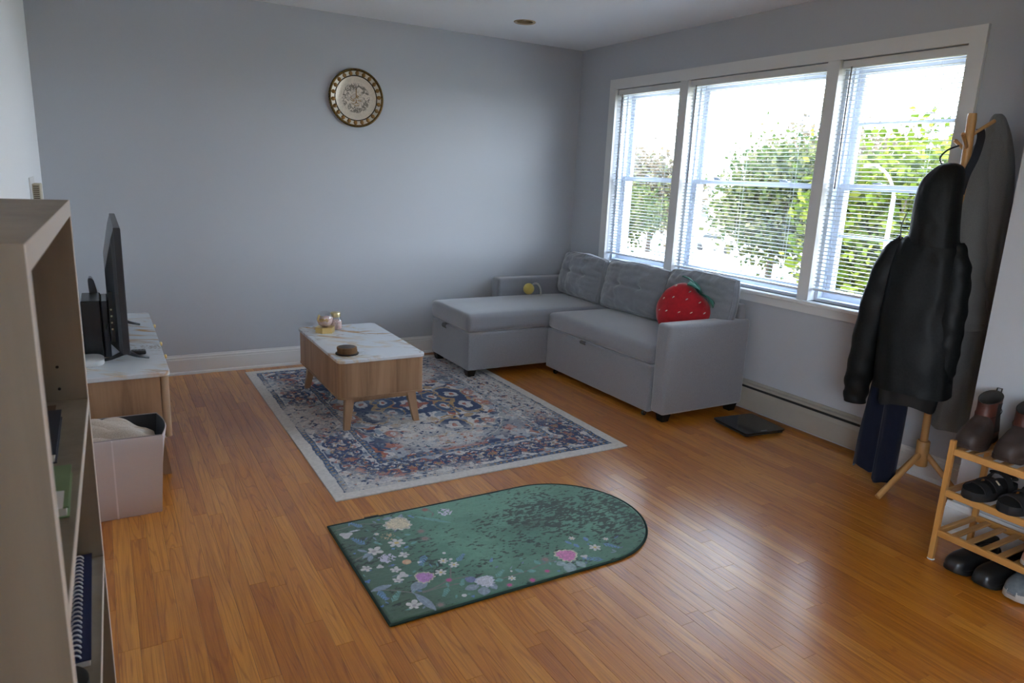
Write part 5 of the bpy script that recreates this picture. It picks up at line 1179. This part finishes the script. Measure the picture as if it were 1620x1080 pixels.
for k, (x, y, lab) in enumerate(((17.2, 12.0, 'dark green bush left of the trunks below the middle window'), (16.6, 10.0, 'dark green bush in the middle of the sandy verge'), (12.0, 9.6, 'low green bush at the right end of the verge'), (10.8, 6.8, 'green bush below the yellow-green tree'))):
    e = empty('bush', (x, y, GZ), lab, 'bush', 'bushes below the windows')
    MB().tube([(x, y, GZ), (x, y+.05, GZ+.6)], [.05, .02], 6).build('stem', BARK, e); foliage('leaves', DG if k < 2 else OL, e, (x, y, GZ+.75), (.8, .9, .75), 30, 50, .075, 20+k)
for k in range(4):
    y = 52+k*13.5; c = (78+3*math.sin(k*2.1), y, -.3+.5*math.sin(k*1.3))
    e = tree(('pale distant tree beyond the white building', 'distant tree left of the white building', 'distant tree low in the left window, right of the farthest one', 'farthest pale tree at the edge of the left window')[k], c[0], y, c, (4.5, 5.5, 3.0+.6*math.sin(k)), BRN if k % 3 else OL, 40+k, 36, 34, .36, 'distant row of trees', .3)
LM = mat('pale_metal_pole', srgb(190,190,186), .5, .2)
lp = empty('street_lamp', (12.6, 5.05, GZ), 'tall street lamp with a curved arm in front of the yellow-green tree', 'street lamp')
MB().tube([(12.6, 5.05, GZ), (12.6, 5.05, 1.35)], [.07, .045], 12).build('pole', LM, lp, True)
MB().tube(catmull([(12.6, 5.05, 1.30), (12.58, 5.10, 1.55), (12.5, 5.25, 1.85), (12.4, 5.45, 2.02)], 14), .032, 10).build('arm', LM, lp, True)
MB().rings([[(12.4+.20*u*.5-.02*v_, 5.45+.42*u, 2.02+.03*v_+.04*(1-abs(2*u-.9))) for v_ in (-1, 1)]+[(12.4+.20*u*.5+.09-.02*v_, 5.45+.42*u, 2.02+.03*v_+.04*(1-abs(2*u-.9))) for v_ in (1, -1)] for u in (0, .3, .7, 1)]).build('lamp_head', LM, lp)
hs = empty('white_house', (52, 48, GZ), 'white building beyond the pavement seen low in the middle window', 'building')
WH = mat('white_siding', (.75,.74,.72), .8)
MB().box(50, 56, 44.5, 49.5, GZ, .1).build('wall', WH, hs)
MB().rings([[(49.7, 44.2, .1), (56.3, 44.2, .1), (56.3, 49.8, .1), (49.7, 49.8, .1)], [(52.9, 44.2, 1.6), (53.1, 44.2, 1.6), (53.1, 49.8, 1.6), (52.9, 49.8, 1.6)]]).build('roof', mat('grey_roof', (.25,.24,.24), .8), hs)
for y in (45.4, 47.9):
    w_ = MB().box(49.94, 50.0, y, y+.9, -1.8, -.6).build('window', mat('dark_window', (.06,.07,.09), .2) if y < 46 else bpy.data.materials['dark_window'], hs)
CARW = mat('white_car_paint', (.8,.8,.8), .3); TY = mat('tyre_black', (.02,.02,.02), .8); CG = mat('car_glass', (.03,.04,.05), .1)
def car(x, y, label, paint):
    e = empty('parked_car', (x, y, GZ+.03), label, 'car', 'cars on the pavement'); z = GZ+.03
    prof = [(-2.1, .35), (-2.15, .65), (-1.9, .82), (-1.1, .92), (-.55, 1.38), (.75, 1.42), (1.45, .98), (2.05, .88), (2.15, .6), (2.1, .35)]
    MB().rings([[(x+dx, y+a, z+b_) for a, b_ in prof] for dx in (-.85, .85)]).build('body', paint, e)
    MB().rings([[(x+dx, y+a, z+b_) for a, b_ in ((-.95, .96), (-.5, 1.32), (.68, 1.35), (1.25, 1.0))] for dx in (-.86, .86)]).build('windows', CG, e)
    for dx in (-.86, .70):
        for a in (-1.35, 1.35): MB().lathe([(.28, 0), (.33, .03), (.33, .13), (.28, .16)], (x+dx, y+a, z+.33), 20, 'x').build('wheel', TY, e, True, 40)
car(36, 32.4, 'white car parked left of the tree trunks on the pavement', CARW)
car(33, 19.4, 'silver car parked behind the tree trunks at the right of the middle window', mat('silver_paint', (.5,.52,.54), .3, .5))
